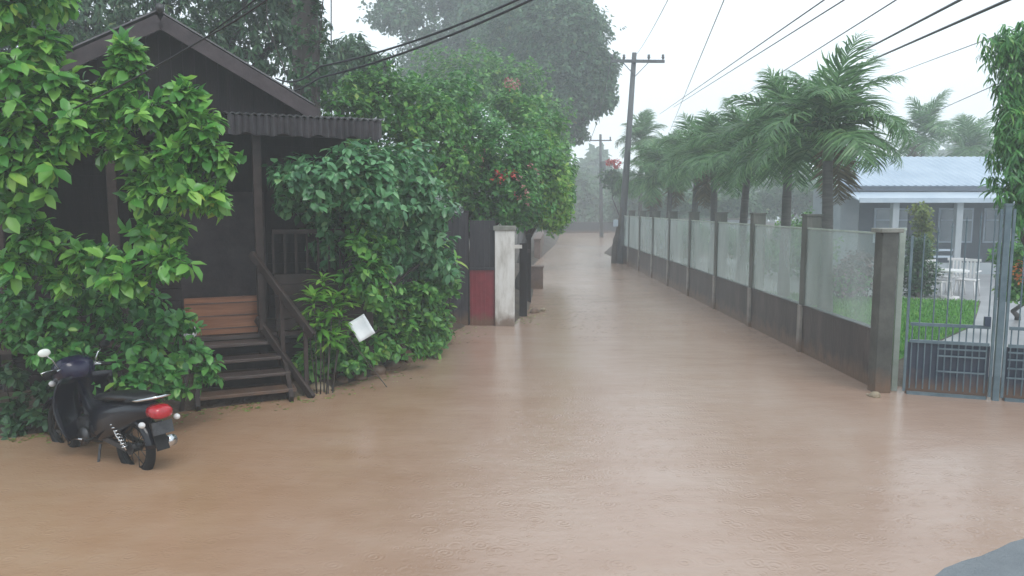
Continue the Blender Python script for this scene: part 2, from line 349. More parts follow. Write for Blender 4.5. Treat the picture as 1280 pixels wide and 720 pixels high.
def plant(name, label, cat, base, ells, n, nl, size, leaf, T=T_SMALL, r0=.08, group=None, rmin=.5, droop=.25, lump=.2, nsub=2, seed=1, trunk='trunk', bark='bark', extra=None, svar=.3):
    rs = np.random.RandomState(seed); o = thing(name, label, cat, base, 0, group)
    B = np.array(base, float)
    le = [(tuple(np.array(c)-B), r) for c, r in ells]
    C, A = crown_points(le, n, rs, rmin, lump)
    P, D, N, S = rosettes(C, A, nl, size, rs, droop, svar=svar)
    leaf_mesh('crown' if trunk == 'trunk' else 'foliage', P, D, N, S, T, M[leaf], o)
    limbs((0, 0, 0), le, r0, nsub, seed).build(trunk, M[bark], o, True)
    for (nm, mt, es, nn, nll, sz) in (extra or []):
        le2 = [(tuple(np.array(c)-B), r) for c, r in es]
        C, A = crown_points(le2, nn, rs, .75, .1)
        P, D, N, S = rosettes(C, A, nll, sz, rs, 0)
        leaf_mesh(nm, P, D, N, S, T_SMALL, M[mt], o)
    return o
def E(px, py, D, rx, rz, ry=None):
    c = at(px, py, D); k = D/F0
    return (c, (rx*k, ry if ry is not None else (rx+rz)/2*k, rz*k))

# ------------------------------------------------------------------ ground, water, road
FX = 4.83                                   # road face of the boundary fence
left_edge = [gp(*q) for q in [(-260, 575), (0, 548), (100, 535), (250, 512), (375, 497), (480, 466), (540, 429), (590, 404), (645, 403), (663, 385), (668, 360), (668, 330), (695, 305), (700, 294)]]
poly = [(-14, -3), (-14, 7.3)] + left_edge + [(-20, 74), (-20, 84), (16, 84), (9.5, 64), (FX+.1, 40), (FX+.1, 9.6), (5.0, 9.95), (9.3, 8.5), (30, 4), (30, -3)]
PX = np.array(poly)
def sdist(X, Y):
    """signed distance to the flooded outline, positive outside it"""
    P = np.stack([X.ravel(), Y.ravel()], 1); dm = np.full(len(P), 1e9); ins = np.zeros(len(P), bool)
    for i in range(len(PX)):
        a = PX[i]; b = PX[(i+1) % len(PX)]; ab = b-a
        t = np.clip(((P-a)@ab)/(ab@ab), 0, 1); dm = np.minimum(dm, np.linalg.norm(P-a-t[:, None]*ab, axis=1))
        c = ((a[1] > P[:, 1]) != (b[1] > P[:, 1]))
        with np.errstate(divide='ignore', invalid='ignore'):
            xi = (b[0]-a[0])*(P[:, 1]-a[1])/(b[1]-a[1])+a[0]
        ins ^= (c & (P[:, 0] < xi))
    return np.where(ins, -dm, dm).reshape(X.shape)
def grid_mesh(name, xs, ys, zf, m, kind='structure'):
    X, Y = np.meshgrid(xs, ys); Z = zf(X, Y); nx, ny = len(xs), len(ys)
    W = np.stack([X, Y, Z], -1).reshape(-1, 3)
    i = np.arange(nx-1)[None, :]+np.arange(ny-1)[:, None]*nx
    Fq = np.stack([i, i+1, i+nx+1, i+nx], -1).reshape(-1, 4)
    me = bpy.data.meshes.new(name); me.vertices.add(len(W)); me.vertices.foreach_set('co', W.astype(np.float32).ravel())
    me.loops.add(Fq.size); me.loops.foreach_set('vertex_index', Fq.astype(np.int32).ravel())
    me.polygons.add(len(Fq)); me.polygons.foreach_set('loop_start', (np.arange(len(Fq))*4).astype(np.int32)); me.polygons.foreach_set('loop_total', np.full(len(Fq), 4, np.int32))
    me.update(calc_edges=True); me.polygons.foreach_set('use_smooth', [True]*len(Fq)); me.materials.append(m)
    return tag(link(name, me), kind=kind)
def wob(X, Y): return .5*np.sin(2.1*X+1.3*Y)+.3*np.sin(4.7*X-3.1*Y+1)+.2*np.sin(9*X+7.3*Y)
def ground_z(X, Y):
    d = sdist(X, Y); right = X > FX-.3
    up = np.where(right, np.clip(d*.6, 0, .10), np.clip(d*.35, 0, .2)*(1+.25*wob(X, Y))+np.where(d > 0, .02*wob(X*2, Y*2), 0)*np.clip(d*3, 0, 1))
    return np.where(d < 0, np.maximum(d*.5, -.22), up)-.004
xs = np.concatenate([np.linspace(-90, -30, 8), np.linspace(-25, -13, 10), np.arange(-12, 14, .2), np.linspace(15, 40, 16), np.linspace(46, 90, 6)])
ys = np.concatenate([[-24, -14, -8], np.arange(-4, 22, .2), np.arange(22, 90, .6), np.linspace(95, 130, 6)])
grid_mesh('ground', xs, ys, ground_z, M['soil'])
wa = np.arange(-14, 16, .5); wy = np.arange(-3, 84, .5)
# the water sheet: laid over the road, its edge lies under the banks
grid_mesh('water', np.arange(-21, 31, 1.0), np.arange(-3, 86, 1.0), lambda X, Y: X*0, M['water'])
# the near lane rising out of the flood at the lower right
ra, rb = Vector(gp(1165, 722)), Vector(gp(1292, 668)); rd = (rb-ra).normalized(); rn = Vector((rd.y, -rd.x))
us = np.linspace(-4, 9, 66); vs_ = np.linspace(-.5, 6, 34); Wv = []
mb = MB()
for v in vs_:
    for u in us:
        p = ra+rd*u+rn*v; z = v*.03+.0008*math.sin(3.1*u)+.0006*math.sin(7.3*u+2*v)
        Wv.append((p.x, p.y, z))
mb.add(Wv, [(j*66+i, j*66+i+1, (j+1)*66+i+1, (j+1)*66+i) for j in range(33) for i in range(65)])
tag(mb.build('road', M['road'], None, True), kind='structure')
# lawn and driveway behind the fence
def sheet(name, pts, z, m):
    b = MB(); b.add([(x, y, z) for x, y in pts], [tuple(range(len(pts)))]); return tag(b.build(name, m), kind='structure')
lawn_poly = [(FX+.4, 10.4), gp(1150, 436, .1), gp(1215, 408, .1), gp(1224, 378, .1), gp(1120, 374, .1), (5.3, 20.5)]
sheet('lawn', lawn_poly, .104, M['lawn'])
sheet('driveway', [(6.2, 10.1), (11.2, 8.3), (30, 14), (30, 34), (5.6, 34), (5.6, 20.6), gp(1120, 373.5, .1), gp(1226, 377, .1), gp(1217, 408, .1), gp(1154, 437, .1)], .108, M['drive'])
n = 34000; gx = 5.2+RS.rand(n)*7.5; gy = 10.2+RS.rand(n)*11
lp = np.array(lawn_poly); ins = np.zeros(n, bool)
for i in range(len(lp)):
    a, b = lp[i], lp[(i+1) % len(lp)]
    c = ((a[1] > gy) != (b[1] > gy))
    with np.errstate(divide='ignore', invalid='ignore'): ins ^= (c & (gx < (b[0]-a[0])*(gy-a[1])/(b[1]-a[1])+a[0]))
P = np.stack([gx, gy, np.full(n, .104)], 1)[ins]
D = np.array([0, 0, 1.])+RS.normal(size=P.shape)*.35; N = RS.normal(size=P.shape)
tag(leaf_mesh('grass', P, D, N, .06+.05*RS.rand(len(P)), (T_BLADE[0]*np.array([2.2, 1, 1]), T_BLADE[1]), M['grass']), kind='stuff')

rs = np.random.RandomState(5); n = 520
le_ = np.array(left_edge[1:10]); seg = rs.randint(0, len(le_)-1, n); t = rs.rand(n, 1)
q = le_[seg]*(1-t)+le_[seg+1]*t+np.abs(rs.normal(size=(n, 1)))*np.array([.8, -.35])*.3
P = np.concatenate([q, np.full((n, 1), .004)], 1); D = np.concatenate([rs.normal(size=(n, 2)), np.zeros((n, 1))], 1)
tag(leaf_mesh('leaf_litter', P, D, np.array([[0, 0, 1.]])+rs.normal(size=(n, 3))*.12, .03+.05*rs.rand(n), T_SMALL, M['leaf_olive']), kind='stuff')
# ------------------------------------------------------------------ wooden house on the left
HO = (-4.06, 9.68, 0); HR = math.radians(24)
def plank_wall(mb, s0, s1, t, z0, z1f, w=.14, th=.03, seed=0, vertical=True):
    rr = random.Random(seed); s = s0
    while s < s1-.01:
        e = min(s+w, s1); m = (s+e)/2; z1 = z1f(m) if callable(z1f) else z1f
        if z1 > z0+.03: mb.box((m, t+rr.uniform(-.006, .006), (z0+z1)/2), (e-s-.002, th, z1-z0))
        s = e
def board_wall(mb, s0, s1, t, z0, z1, w=.16, th=.03, seed=0):
    rr = random.Random(seed); z = z0
    while z < z1-.01:
        e = min(z+w, z1); mb.box(((s0+s1)/2, t+rr.uniform(-.006, .006), (z+e)/2), (s1-s0, th, e-z-.01)); z = e
house = thing('wooden_house', 'dark weathered wooden stilt house with a gabled front and a lean-to roof behind the shrubs', 'house', HO, HR)
apx, apz, sl = -.336, 4.80, .56
roofz = lambda s: apz-.05-sl*abs(s-apx)
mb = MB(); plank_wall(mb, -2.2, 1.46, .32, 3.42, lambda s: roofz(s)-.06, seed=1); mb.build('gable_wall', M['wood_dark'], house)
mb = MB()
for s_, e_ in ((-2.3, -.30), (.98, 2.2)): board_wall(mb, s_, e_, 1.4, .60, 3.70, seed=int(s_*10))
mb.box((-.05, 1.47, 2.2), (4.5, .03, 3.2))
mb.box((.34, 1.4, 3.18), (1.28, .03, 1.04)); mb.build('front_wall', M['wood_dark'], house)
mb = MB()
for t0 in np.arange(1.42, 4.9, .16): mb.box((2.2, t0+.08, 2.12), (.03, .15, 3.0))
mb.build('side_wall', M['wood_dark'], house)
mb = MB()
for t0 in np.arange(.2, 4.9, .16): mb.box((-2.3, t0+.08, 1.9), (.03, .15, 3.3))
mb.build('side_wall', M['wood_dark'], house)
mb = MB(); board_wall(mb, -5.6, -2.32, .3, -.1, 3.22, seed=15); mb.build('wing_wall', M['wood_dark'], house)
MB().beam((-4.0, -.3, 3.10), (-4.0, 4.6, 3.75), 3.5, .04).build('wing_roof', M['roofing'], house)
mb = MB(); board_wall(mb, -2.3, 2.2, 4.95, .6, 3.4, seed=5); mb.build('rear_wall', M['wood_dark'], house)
d = MB().box((.34, 1.43, 1.68), (1.24, .04, 1.92)).build('door', M['wood_barge'], house); MB().ball((.78, 1.38, 1.6), (.03, .03, .03)).build('handle', M['engine'], d)
mb = MB()
for t0 in np.arange(0, 4.9, .17): mb.box((-.05, t0+.08, .68), (4.5, .16, .05))
mb.build('floor', M['wood_step'], house)
MB().box((-.05, 2.5, 3.52), (4.6, 4.9, .03)).build('ceiling', M['wood_dark'], house)
mb = MB()
for sgn, end in ((-1, -2.35), (1, 1.50)):
    # corrugated sheet slope with real waves
    L = abs(end-apx); nn = 60; vs = []
    for j in range(nn+1):
        t = -.12+5.4*j/nn; w = .018*math.cos(j*PI)
        for q in (0, 1):
            s_ = apx+sgn*L*q; vs += [(s_, t, apz-sl*L*q+w)]
    mb.add(vs, [(2*j, 2*j+1, 2*j+3, 2*j+2) for j in range(nn)])
rf = mb.build('roof', M['roofing'], house); so = rf.modifiers.new('thick', 'SOLIDIFY'); so.thickness = .02
mb = MB().beam((apx, -.16, apz-.13), (-2.38, -.16, apz-.13-sl*(2.38+apx)), .035, .17); mb.build('bargeboard', M['wood_barge'], house)
mb = MB().beam((apx, -.16, apz-.13), (1.52, -.16, apz-.13-sl*(1.52-apx)), .035, .17); mb.build('bargeboard', M['wood_barge'], house)
MB().tube([(apx, -.2, apz+.03), (apx, 5.4, apz+.03)], .05, 8).build('ridge_cap', M['roofing'], house, True)
# lean-to roof to the right of the gable, with hanging corrugated edge
mb = MB(); vs = []; nn = 46
for j in range(nn+1):
    s_ = .36+2.02*j/nn; w = .014*math.cos(j*PI); vs += [(s_, -.32, 3.60+w), (s_, 2.0, 3.82+w)]
mb.add(vs, [(2*j, 2*j+2, 2*j+3, 2*j+1) for j in range(nn)])
lr = mb.build('lean_to_roof', M['roofing'], house); so = lr.modifiers.new('thick', 'SOLIDIFY'); so.thickness = .015
mb = MB(); vs = []
for j in range(nn+1):
    s_ = .38+1.98*j/nn; w = .016*math.cos(j*PI); zb = 3.34-.03*math.sin(j*.9)*math.sin(j*.31); vs += [(s_, -.30+w, 3.575), (s_, -.30+w, zb)]
mb.add(vs, [(2*j, 2*j+1, 2*j+3, 2*j+2) for j in range(nn)])
fr = mb.build('fascia', M['awning'], house); so = fr.modifiers.new('thick', 'SOLIDIFY'); so.thickness = .012
for s_, t_ in ((.74, .02), (2.2, .02), (-2.2, .1), (-.98, .1)):
    MB().box((s_, t_, 1.78), (.11, .11, 3.56)).build('post', M['wood_rail'], house, bevel=.008)
# porch parapet boards and lattice under the lean-to
mb = MB(); board_wall(mb, .92, 2.16, .06, .72, 1.5, seed=3)
for k in range(9): mb.box((.92+.15*k, .08, 1.78), (.03, .02, .56))
mb.box((1.54, .06, 2.08), (1.26, .06, .06)); mb.build('porch_rail', M['wood_rail'], house)
mb = MB(); board_wall(mb, -2.2, -.24, .12, .72, 1.6, seed=4); mb.build('porch_board', M['wood_dark'], house)
mb = MB().beam((-2.3, -.02, 3.42), (2.3, -.02, 3.42), .08, .12); mb.build('beam', M['wood_rail'], house)
mb = MB(); board_wall(mb, .95, 2.2, .1, .05, .6, seed=8); mb.build('skirting', M['wood_dark'], house)
mb = MB(); board_wall(mb, -2.2, -.15, .1, .05, .6, seed=9); mb.build('skirting', M['wood_dark'], house)
pb = thing('plywood_board', 'reddish brown plywood board closing the porch opening at the head of the steps', 'board', (HO[0], HO[1], 0), HR)
MB().box((.28, .085, .97), (1.0, .02, .50)).build('panel', M['plywood'], pb)
mb = MB()
for z in (.80, .97, 1.14): mb.box((.28, .070, z), (.98, .006, .012))
mb.build('batten', M['wood_step'], pb)
st = thing('wooden_steps', 'dark wet wooden stairs with four treads leading up to the porch', 'stairs', (HO[0], HO[1], 0), HR)
for k in range(4):
    t = -.90+.24*k; z = .13+.165*k
    MB().box((.40+.02*(3-k), t, z), (1.04+.03*(3-k), .27, .045)).build('tread', M['wood_step'], st, bevel=.008)
    MB().box((.40, t+.12, z-.09), (.98, .02, .14)).build('riser', M['wood_dark'], st)
for s_ in (-.12, .95):
    MB().beam((s_, -1.08, -.02), (s_, -.02, .70), .05, .22).build('stringer', M['wood_rail'], st)
MB().beam((1.25, -.97, .79), (.62, -.10, 1.80), .06, .10).build('handrail', M['wood_rail'], st, bevel=.01)
MB().beam((1.22, -1.02, .0), (.66, -.10, .93), .055, .10).build('lower_rail', M['wood_rail'], st, bevel=.01)
for f in (.12, .5, .86):
    p = Vector((1.25, -.97, .79)).lerp(Vector((.62, -.10, 1.80)), f); MB().box((p.x, p.y, p.z-.43), (.05, .05, .86)).build('baluster', M['wood_rail'], st)
MB().tube([(-.32, -1.02, -.05), (-.24, -.98, .34), (-.2, -.9, .62)], [.03, .025, .02], 7).build('newel_stick', M['bark'], st, True)
# pale bag on the porch edge
bag = thing('plastic_bag', 'small pale grey plastic bag at the left head of the wooden steps', 'bag', (HO[0], HO[1], 0), HR)
MB().ball((-.17, -.10, .80), (.085, .07, .12), 16, 10, .05, 3).build('bag_body', M['ceramic'], bag, True)
MB().tube([(-.19, -.1, .9), (-.2, -.1, .98), (-.16, -.1, 1.0), (-.14, -.1, .91)], .01, 6).build('bag_handle', M['ceramic'], bag, True)

# ------------------------------------------------------------------ motorcycle
hx, hy = -.85, .527; bike = thing('motorcycle', 'black underbone motorcycle with red tail lamp standing in the flood below the shrub', 'motorcycle', (-3.52, 6.76, -.11), math.atan2(hy, hx))
def wheel(x, name='wheel'):
    w = bpy.data.objects.new(name, None); COL.objects.link(w); w.parent = bike; w.location = (x, 0, .29)
    MB().torus((0, 0, 0), .245, .043, n=44, m=10, sx=.95).build('tyre', M['rubber'], w, True)
    m = MB().torus((0, 0, 0), .198, .014, n=40, m=6, sx=1.6); m.build('rim', M['rubber'], w, True)
    m = MB().tube([(0, -.05, 0), (0, .05, 0)], .045, 14)
    for k in range(14):
        a = 2*PI*k/14; sgn = .03 if k % 2 else -.03
        m.tube([(.04*math.cos(a+.4), sgn, .04*math.sin(a+.4)), (.2*math.cos(a), 0, .2*math.sin(a))], .004, 4)
    m.build('hub', M['vinyl'], w, True)
    m = MB().tube([(0, .055, 0), (0, .061, 0)], .06, 20); m.build('brake_disc', M['engine'], w)
wheel(0); wheel(1.24)
# +y local is the bike's left, the side the camera sees
MB().loft([(-.42, 0, .69, .02, .03), (-.36, 0, .69, .085, .06), (-.2, 0, .67, .125, .09), (0, 0, .61, .15, .14), (.2, 0, .54, .16, .18), (.40, 0, .48, .15, .20), (.56, 0, .44, .12, .17), (.66, 0, .42, .06, .10)], 18).build('side_fairing', M['bike_paint'], bike, True)
MB().loft([(-.28, 0, .775, .05, .02), (-.22, 0, .79, .11, .035), (-.05, 0, .785, .13, .04), (.15, 0, .765, .135, .045), (.35, 0, .73, .12, .04), (.5, 0, .71, .09, .03), (.56, 0, .69, .04, .015)], 18).build('seat', M['vinyl'], bike, True)
MB().tube([(-.10, .13, .77), (-.30, .135, .80), (-.43, .09, .83), (-.46, 0, .835), (-.43, -.09, .83), (-.30, -.135, .80), (-.10, -.13, .77)], .013, 8).build('grab_rail', M['chrome'], bike, True)
tl = MB().loft([(-.49, 0, .685, .05, .03), (-.475, 0, .685, .085, .05), (-.42, 0, .69, .10, .065), (-.36, 0, .695, .105, .06)], 18).build('tail_lamp', M['lens_red'], bike, True)
MB().loft([(.50, 0, .36, .03, .05), (.56, 0, .36, .09, .12), (.72, 0, .35, .10, .12), (.86, 0, .36, .09, .11), (.92, 0, .36, .06, .08)], 16).build('engine', M['engine'], bike, True)
mb = MB().tube([(.62, .12, .33), (.62, .155, .33)], .085, 18); mb.build('crankcase_cover', M['engine'], bike, True)
MB().tube([(.9, 0, .78), (.75, 0, .56), (.6, 0, .5), (.2, 0, .55)], [.035, .045, .05, .04], 10).build('frame_tube', M['bike_paint'], bike, True)
# leg shield: two curved wings either side of the steering head
mb = MB()
for sg in (1, -1):
    vs = []; R_, Cc = 9, 6
    for i in range(R_):
        f = i/(R_-1); z = .28+.60*f; x = .80+.16*math.sin(f*2.2)-.05*f
        for j in range(Cc):
            g_ = j/(Cc-1); y = sg*(.02+(.23+.06*math.sin(f*3.0))*g_); vs.append((x-.10*g_**2, y, z))
    mb.add(vs, [(i*Cc+j, i*Cc+j+1, (i+1)*Cc+j+1, (i+1)*Cc+j) for i in range(R_-1) for j in range(Cc-1)])
ls = mb.build('leg_shield', M['bike_paint'], bike, True); so = ls.modifiers.new('thick', 'SOLIDIFY'); so.thickness = .012
MB().loft([(.84, 0, .90, .05, .04), (.88, 0, .92, .15, .10), (.98, 0, .93, .19, .125), (1.10, 0, .89, .17, .13), (1.18, 0, .86, .11, .09), (1.22, 0, .84, .04, .04)], 18).build('handlebar_cowl', M['bike_navy'], bike, True)
MB().loft([(.94, 0, .68, .08, .12), (1.0, 0, .68, .15, .19), (1.12, 0, .66, .13, .16), (1.2, 0, .64, .05, .08)], 16).build('front_cowl', M['bike_navy'], bike, True)
MB().ball((1.20, 0, .86), (.04, .085, .06), 16, 10).build('headlamp', M['lens_clear'], bike, True)
MB().tube([(.86, .34, .93), (.90, .22, .94), (.95, .1, .95), (.95, -.1, .95), (.90, -.22, .94), (.86, -.34, .93)], .012, 8).build('handlebar', M['chrome'], bike, True)
for sg in (1, -1):
    MB().tube([(.90, sg*.22, .94), (.86, sg*.35, .93)], .019, 10).build('grip', M['rubber'], bike, True)
    MB().tube([(.94, sg*.18, .95), (.96, sg*.27, .945), (.93, sg*.34, .935)], .006, 6).build('lever', M['chrome'], bike, True)
    mr = MB().tube([(.93, sg*.17, .95), (.95, sg*.22, 1.05), (.95, sg*.27, 1.10)], .006, 6).build('mirror_stalk', M['chrome'], bike, True)
    MB().ball((.945, sg*.29, 1.13), (.018, .06, .04), 16, 10).build('mirror', M['mirror'] if sg > 0 else M['rubber'], mr, True)  # left mirror carries the painted glint, right one stays dark
    MB().tube([(1.08, sg*.075, .66), (1.16, sg*.075, .48), (1.24, sg*.075, .29)], [.02, .022, .026], 10).build('fork', M['engine'], bike, True)
    MB().tube([(-.02, sg*.10, .29), (.10, sg*.125, .42), (.17, sg*.13, .60)], .008, 8).build('shock_rod', M['chrome'], bike, True)
    mb = MB()
    hel = [(-.0+.17*k/60, sg*(.105+.02*k/60), .31+.26*k/60) for k in range(0)]
    pts = []
    for k in range(70):
        f = k/69; a = f*2*PI*8; c = Vector((0, sg*.10, .31)).lerp(Vector((.14, sg*.13, .54)), f); pts.append((c.x+.026*math.cos(a), c.y+.026*math.sin(a), c.z))
    MB().tube(pts, .007, 6).build('shock_spring', M['chrome'], bike, True)
    MB().beam((.0, sg*.085, .29), (.5, sg*.09, .36), .022, .05).build('swingarm', M['engine'], bike)
    MB().tube([(.42, sg*.1, .34), (.42, sg*.24, .34)], .014, 8).build('footpeg', M['rubber'], bike, True)
    MB().ball((-.40, sg*.17, .60), (.035, .028, .028), 12, 8).build('turn_signal', M['lens_clear'], bike, True)
    MB().ball((1.12, sg*.15, .78), (.03, .035, .03), 12, 8).build('turn_signal', M['lens_clear'], bike, True)
    MB().beam((.1, sg*.14, .60), (.36, sg*.13, .56), .006, .025).build('side_trim', M['chrome'], bike)
def fender(cx, r, a0, a1, w, name, m):
    vs = []; n_ = 14
    for i in range(n_+1):
        a = math.radians(a0+(a1-a0)*i/n_)
        for j in range(7):
            b = (j/6-.5)*2; q = r-.035*b*b; vs.append((cx+q*math.cos(a), w*b, .29+q*math.sin(a)))
    mb = MB().add(vs, [(i*7+j, (i+1)*7+j, (i+1)*7+j+1, i*7+j+1) for i in range(n_) for j in range(6)])
    o = mb.build(name, m, bike, True); so = o.modifiers.new('thick', 'SOLIDIFY'); so.thickness = .006
fender(1.24, .335, 25, 150, .075, 'front_fender', M['bike_navy'])
fender(0, .345, 55, 172, .085, 'rear_fender', M['bike_paint'])
MB().beam((-.33, 0, .58), (-.44, 0, .34), .12, .012).build('mud_flap', M['rubber'], bike)
pl = MB().beam((-.425, 0, .60), (-.455, 0, .49), .20, .008, up=(-1, 0, 0)).build('number_plate', M['engine'], bike)
MB().tube([(.55, -.12, .22), (.2, -.15, .22), (.0, -.17, .27), (-.30, -.18, .36)], [.018, .02, .05, .055], 12).build('exhaust', M['chrome'], bike, True)
MB().tube([(.45, .08, .26), (.38, .16, .03)], .012, 6).build('side_stand', M['engine'], bike)
MB().tube([(.62, .16, .30), (.78, .17, .29)], .008, 6).build('gear_lever', M['chrome'], bike, True)

# ------------------------------------------------------------------ plants on the left bank
def rosette_tree(name, label, cat, base, tips, size, leaf, nl=9, per=6, rad=.22, r0=.05, seed=3, T=T_BROAD, droop=.35, group=None, trunk='trunk'):
    """a plant whose branches end in sprays of big leaves; tips are real points in space"""
    rs = np.random.RandomState(seed); rr = random.Random(seed); o = thing(name, label, cat, base, 0, group); B = Vector(base)
    mb = MB(); C = []; A = []
    hub = [Vector((0, 0, .25)), Vector((.1, 0, .9)), Vector((-.05, .1, 1.7))]
    mb.tube([(0, 0, -.2), (0.02, 0, .25), (.1, 0, .9), (-.05, .1, 1.7)], [r0*1.3, r0*1.1, r0*.9, r0*.6], 8)
    nodes = [(h, i) for i, h in enumerate(hub)]; todo = [(Vector(c[:3])-B, rad*(c[3] if len(c) > 3 else 1)) for c in tips]; seq = []
    while todo:
        best = min(((c-q[0]).length, ti, ni) for ti, (c, _) in enumerate(todo) for ni, q in enumerate(nodes))
        c, r_ = todo.pop(best[1]); q = nodes[best[2]]; nodes.append((c, q[1]+1)); seq.append((q[0], q[1], c, r_))
    for h, dep, c, r_ in seq:
        k0 = r0*max(.14, .55*.82**dep)
        m1 = h.lerp(c, .5)+Vector((rr.uniform(-.04, .04), rr.uniform(-.04, .04), .05))
        mb.tube([h, m1, c], [k0*1.1, k0, k0*.85], 6)
        for _ in range(per):
            d = Vector((rr.gauss(0, 1), rr.gauss(-.25, .8), rr.gauss(.25, .8))).normalized(); e = c+d*r_*rr.uniform(.5, 1.15)
            mb.tube([c-d*.04, c.lerp(e, .6)+Vector((0, 0, .02)), e], [r0*.11, r0*.08, r0*.04], 4, False)
            for f in (.45, 1.0):
                C.append(tuple(c.lerp(e, f))); A.append(tuple((d+Vector((0, -.15, .3))).normalized()))
    P, D, N, S = rosettes(np.array(C), np.array(A), nl, size, rs, droop, .55, .45)
    leaf_mesh('crown' if trunk == 'trunk' else 'foliage', P, D, N, S, T, M[leaf], o)
    mb.build(trunk, M['bark'], o, True); return o
tp = []
for px, py, D_, k in [(10, 30, 7.3, 1), (55, 60, 7.2, 1), (15, 95, 7.0, 1.1), (60, 120, 7.1, 1.1), (30, 160, 7.0, 1.1), (95, 120, 7.3, 1), (100, 165, 7.1, 1.1), (15, 215, 7.0, 1.1), (60, 205, 7.1, 1.1),
                   (140, 125, 7.4, 1), (155, 88, 7.4, .75), (160, 66, 7.4, .5), (185, 140, 7.3, 1.1), (150, 180, 7.3, 1), (215, 150, 7.5, 1), (235, 122, 7.5, .7), (255, 155, 7.5, .9), (245, 190, 7.4, 1.1), (275, 200, 7.5, .8),
                   (200, 205, 7.3, 1.1), (225, 240, 7.4, 1.1), (265, 245, 7.5, .8), (180, 235, 7.4, .8), (20, 255, 7.2, .8), (50, 300, 7.3, 1), (100, 320, 7.4, .9), (190, 290, 7.5, .8),
                   (130, 330, 7.4, .95), (165, 345, 7.3, 1), (210, 325, 7.4, .9), (215, 285, 7.6, .7), (15, 330, 7.3, .9), (75, 350, 7.5, .8), (10, 5, 7.0, 1), (45, -25, 7.0, 1.1), (75, 0, 7.4, .8), (-50, 60, 7, 1.3), (-60, 160, 7, 1.3), (-60, 260, 7, 1.3)]:
    tp.append((*at(px, py, D_), k))
rosette_tree('broadleaf_tree', 'bushy tree of large bright green leaves hanging in front of the wooden house', 'tree', (-5.0, 8.3, .1), tp, .135, 'leaf_bright', nl=8, per=13, rad=.28, r0=.06, seed=5)
tp = [(*at(px, py, D_), k) for px, py, D_, k in [(20, 420, 7.7, 1), (60, 400, 7.8, 1), (100, 420, 7.8, 1), (140, 400, 7.9, 1.1), (90, 450, 7.6, .9), (170, 430, 7.8, 1.1), (130, 460, 7.6, 1), (205, 410, 7.9, 1), (200, 460, 7.7, 1), (240, 440, 8.0, .9),
                 (255, 465, 8.0, .7), (225, 400, 8.1, .8), (165, 480, 7.6, .8), (215, 480, 7.8, .8), (20, 375, 7.9, 1), (110, 375, 7.9, .9), (50, 450, 7.7, .9), (30, 400, 7.6, 1.1), (80, 400, 7.6, 1), (70, 430, 7.6, 1), (150, 370, 7.8, 1), (-40, 420, 7.6, 1.2), (185, 380, 8.1, .8)]]
rosette_tree('leafy_shrub', 'dense green shrub growing between the motorcycle and the wooden steps', 'shrub', (-4.55, 8.55, .1), tp, .10, 'leaf_shrub', nl=8, per=13, rad=.26, r0=.04, seed=8, T=T_BROAD, trunk='stem')
tp = [(*at(px, py, D_), k) for px, py, D_, k in [(-30, 500, 7.9, 1.2), (15, 470, 7.9, 1), (15, 510, 7.8, 1), (60, 490, 7.9, 1), (60, 520, 7.8, .9), (105, 500, 8.0, 1), (140, 510, 8.1, .8), (100, 525, 7.9, .7), (-60, 540, 7.8, 1.2), (20, 535, 7.7, .8)]]
rosette_tree('shade_plant', 'added low plant with shade dark leaves on the bank right behind the motorcycle', 'plant', (-4.9, 8.1, .05), tp, .10, 'leaf_dark', nl=8, per=8, rad=.2, r0=.03, seed=9, T=T_BROAD, trunk='stem')  # plant added to fill the shade; its darkness is in the leaf colour
# climbing shrub under the lean-to
ce = [E(395, 222, 9.8, 50, 34), E(440, 215, 9.9, 42, 34), E(468, 235, 10.1, 36, 50), E(500, 225, 11.0, 50, 42), E(470, 260, 10.7, 48, 40), E(530, 265, 11.5, 36, 42), E(440, 290, 10.9, 30, 26), E(540, 320, 11.8, 36, 30), E(370, 215, 10.2, 26, 20), E(500, 300, 11.4, 40, 34), E(360, 250, 10.2, 16, 20), E(400, 265, 10.4, 30, 24), E(410, 310, 10.6, 22, 20), E(470, 320, 11, 34, 26)]
plant('climbing_shrub', 'broad climbing shrub with hanging blue green leaves below the lean-to roof', 'shrub', (-1.75, 11.6, .15), ce, 1350, 8, .115, 'leaf_ivy', T_BROAD, .07, svar=.5, droop=.5, seed=21, trunk='stem', rmin=.45)
ce = [E(520, 375, 11.8, 42, 36), E(545, 350, 12.2, 30, 30), E(480, 425, 10.9, 44, 30), E(525, 420, 12.0, 34, 30), E(440, 445, 10.2, 38, 26), E(410, 430, 10.0, 26, 34), E(470, 385, 11.0, 36, 28), E(552, 405, 12.9, 16, 22), E(462, 345, 10.1, 36, 40), E(455, 300, 10.1, 26, 30), E(385, 455, 9.75, 16, 24)]
plant('bank_shrub', 'low mixed green shrub spilling down the bank to the water behind the white card', 'shrub', (-1.95, 11.4, .15), ce, 1000, 8, .10, 'leaf_hedge', T_BROAD, .05, svar=.5, droop=.2, seed=22, trunk='stem', rmin=.5)
sp = thing('spiky_plant', 'bright yellow green plant with narrow radiating leaves beside the stair handrail', 'plant', (*gp(402, 492, 0.05), .05))
rs = np.random.RandomState(4); C = []; B = Vector(sp.location); mb = MB()
for px, py, D_ in [(403, 345, 9.75), (392, 368, 9.6), (415, 372, 9.7), (400, 395, 9.55), (425, 392, 9.8), (385, 395, 9.7), (412, 415, 9.6), (430, 365, 9.9)]:
    c = Vector(at(px, py, D_))-B; C.append(tuple(c)); mb.tube([(c.x*.5+rs.normal()*.04, c.y*.5+rs.normal()*.04, -.1), (c.x*.8, c.y*.8, c.z*.5), tuple(c)], [.009, .008, .006], 6)
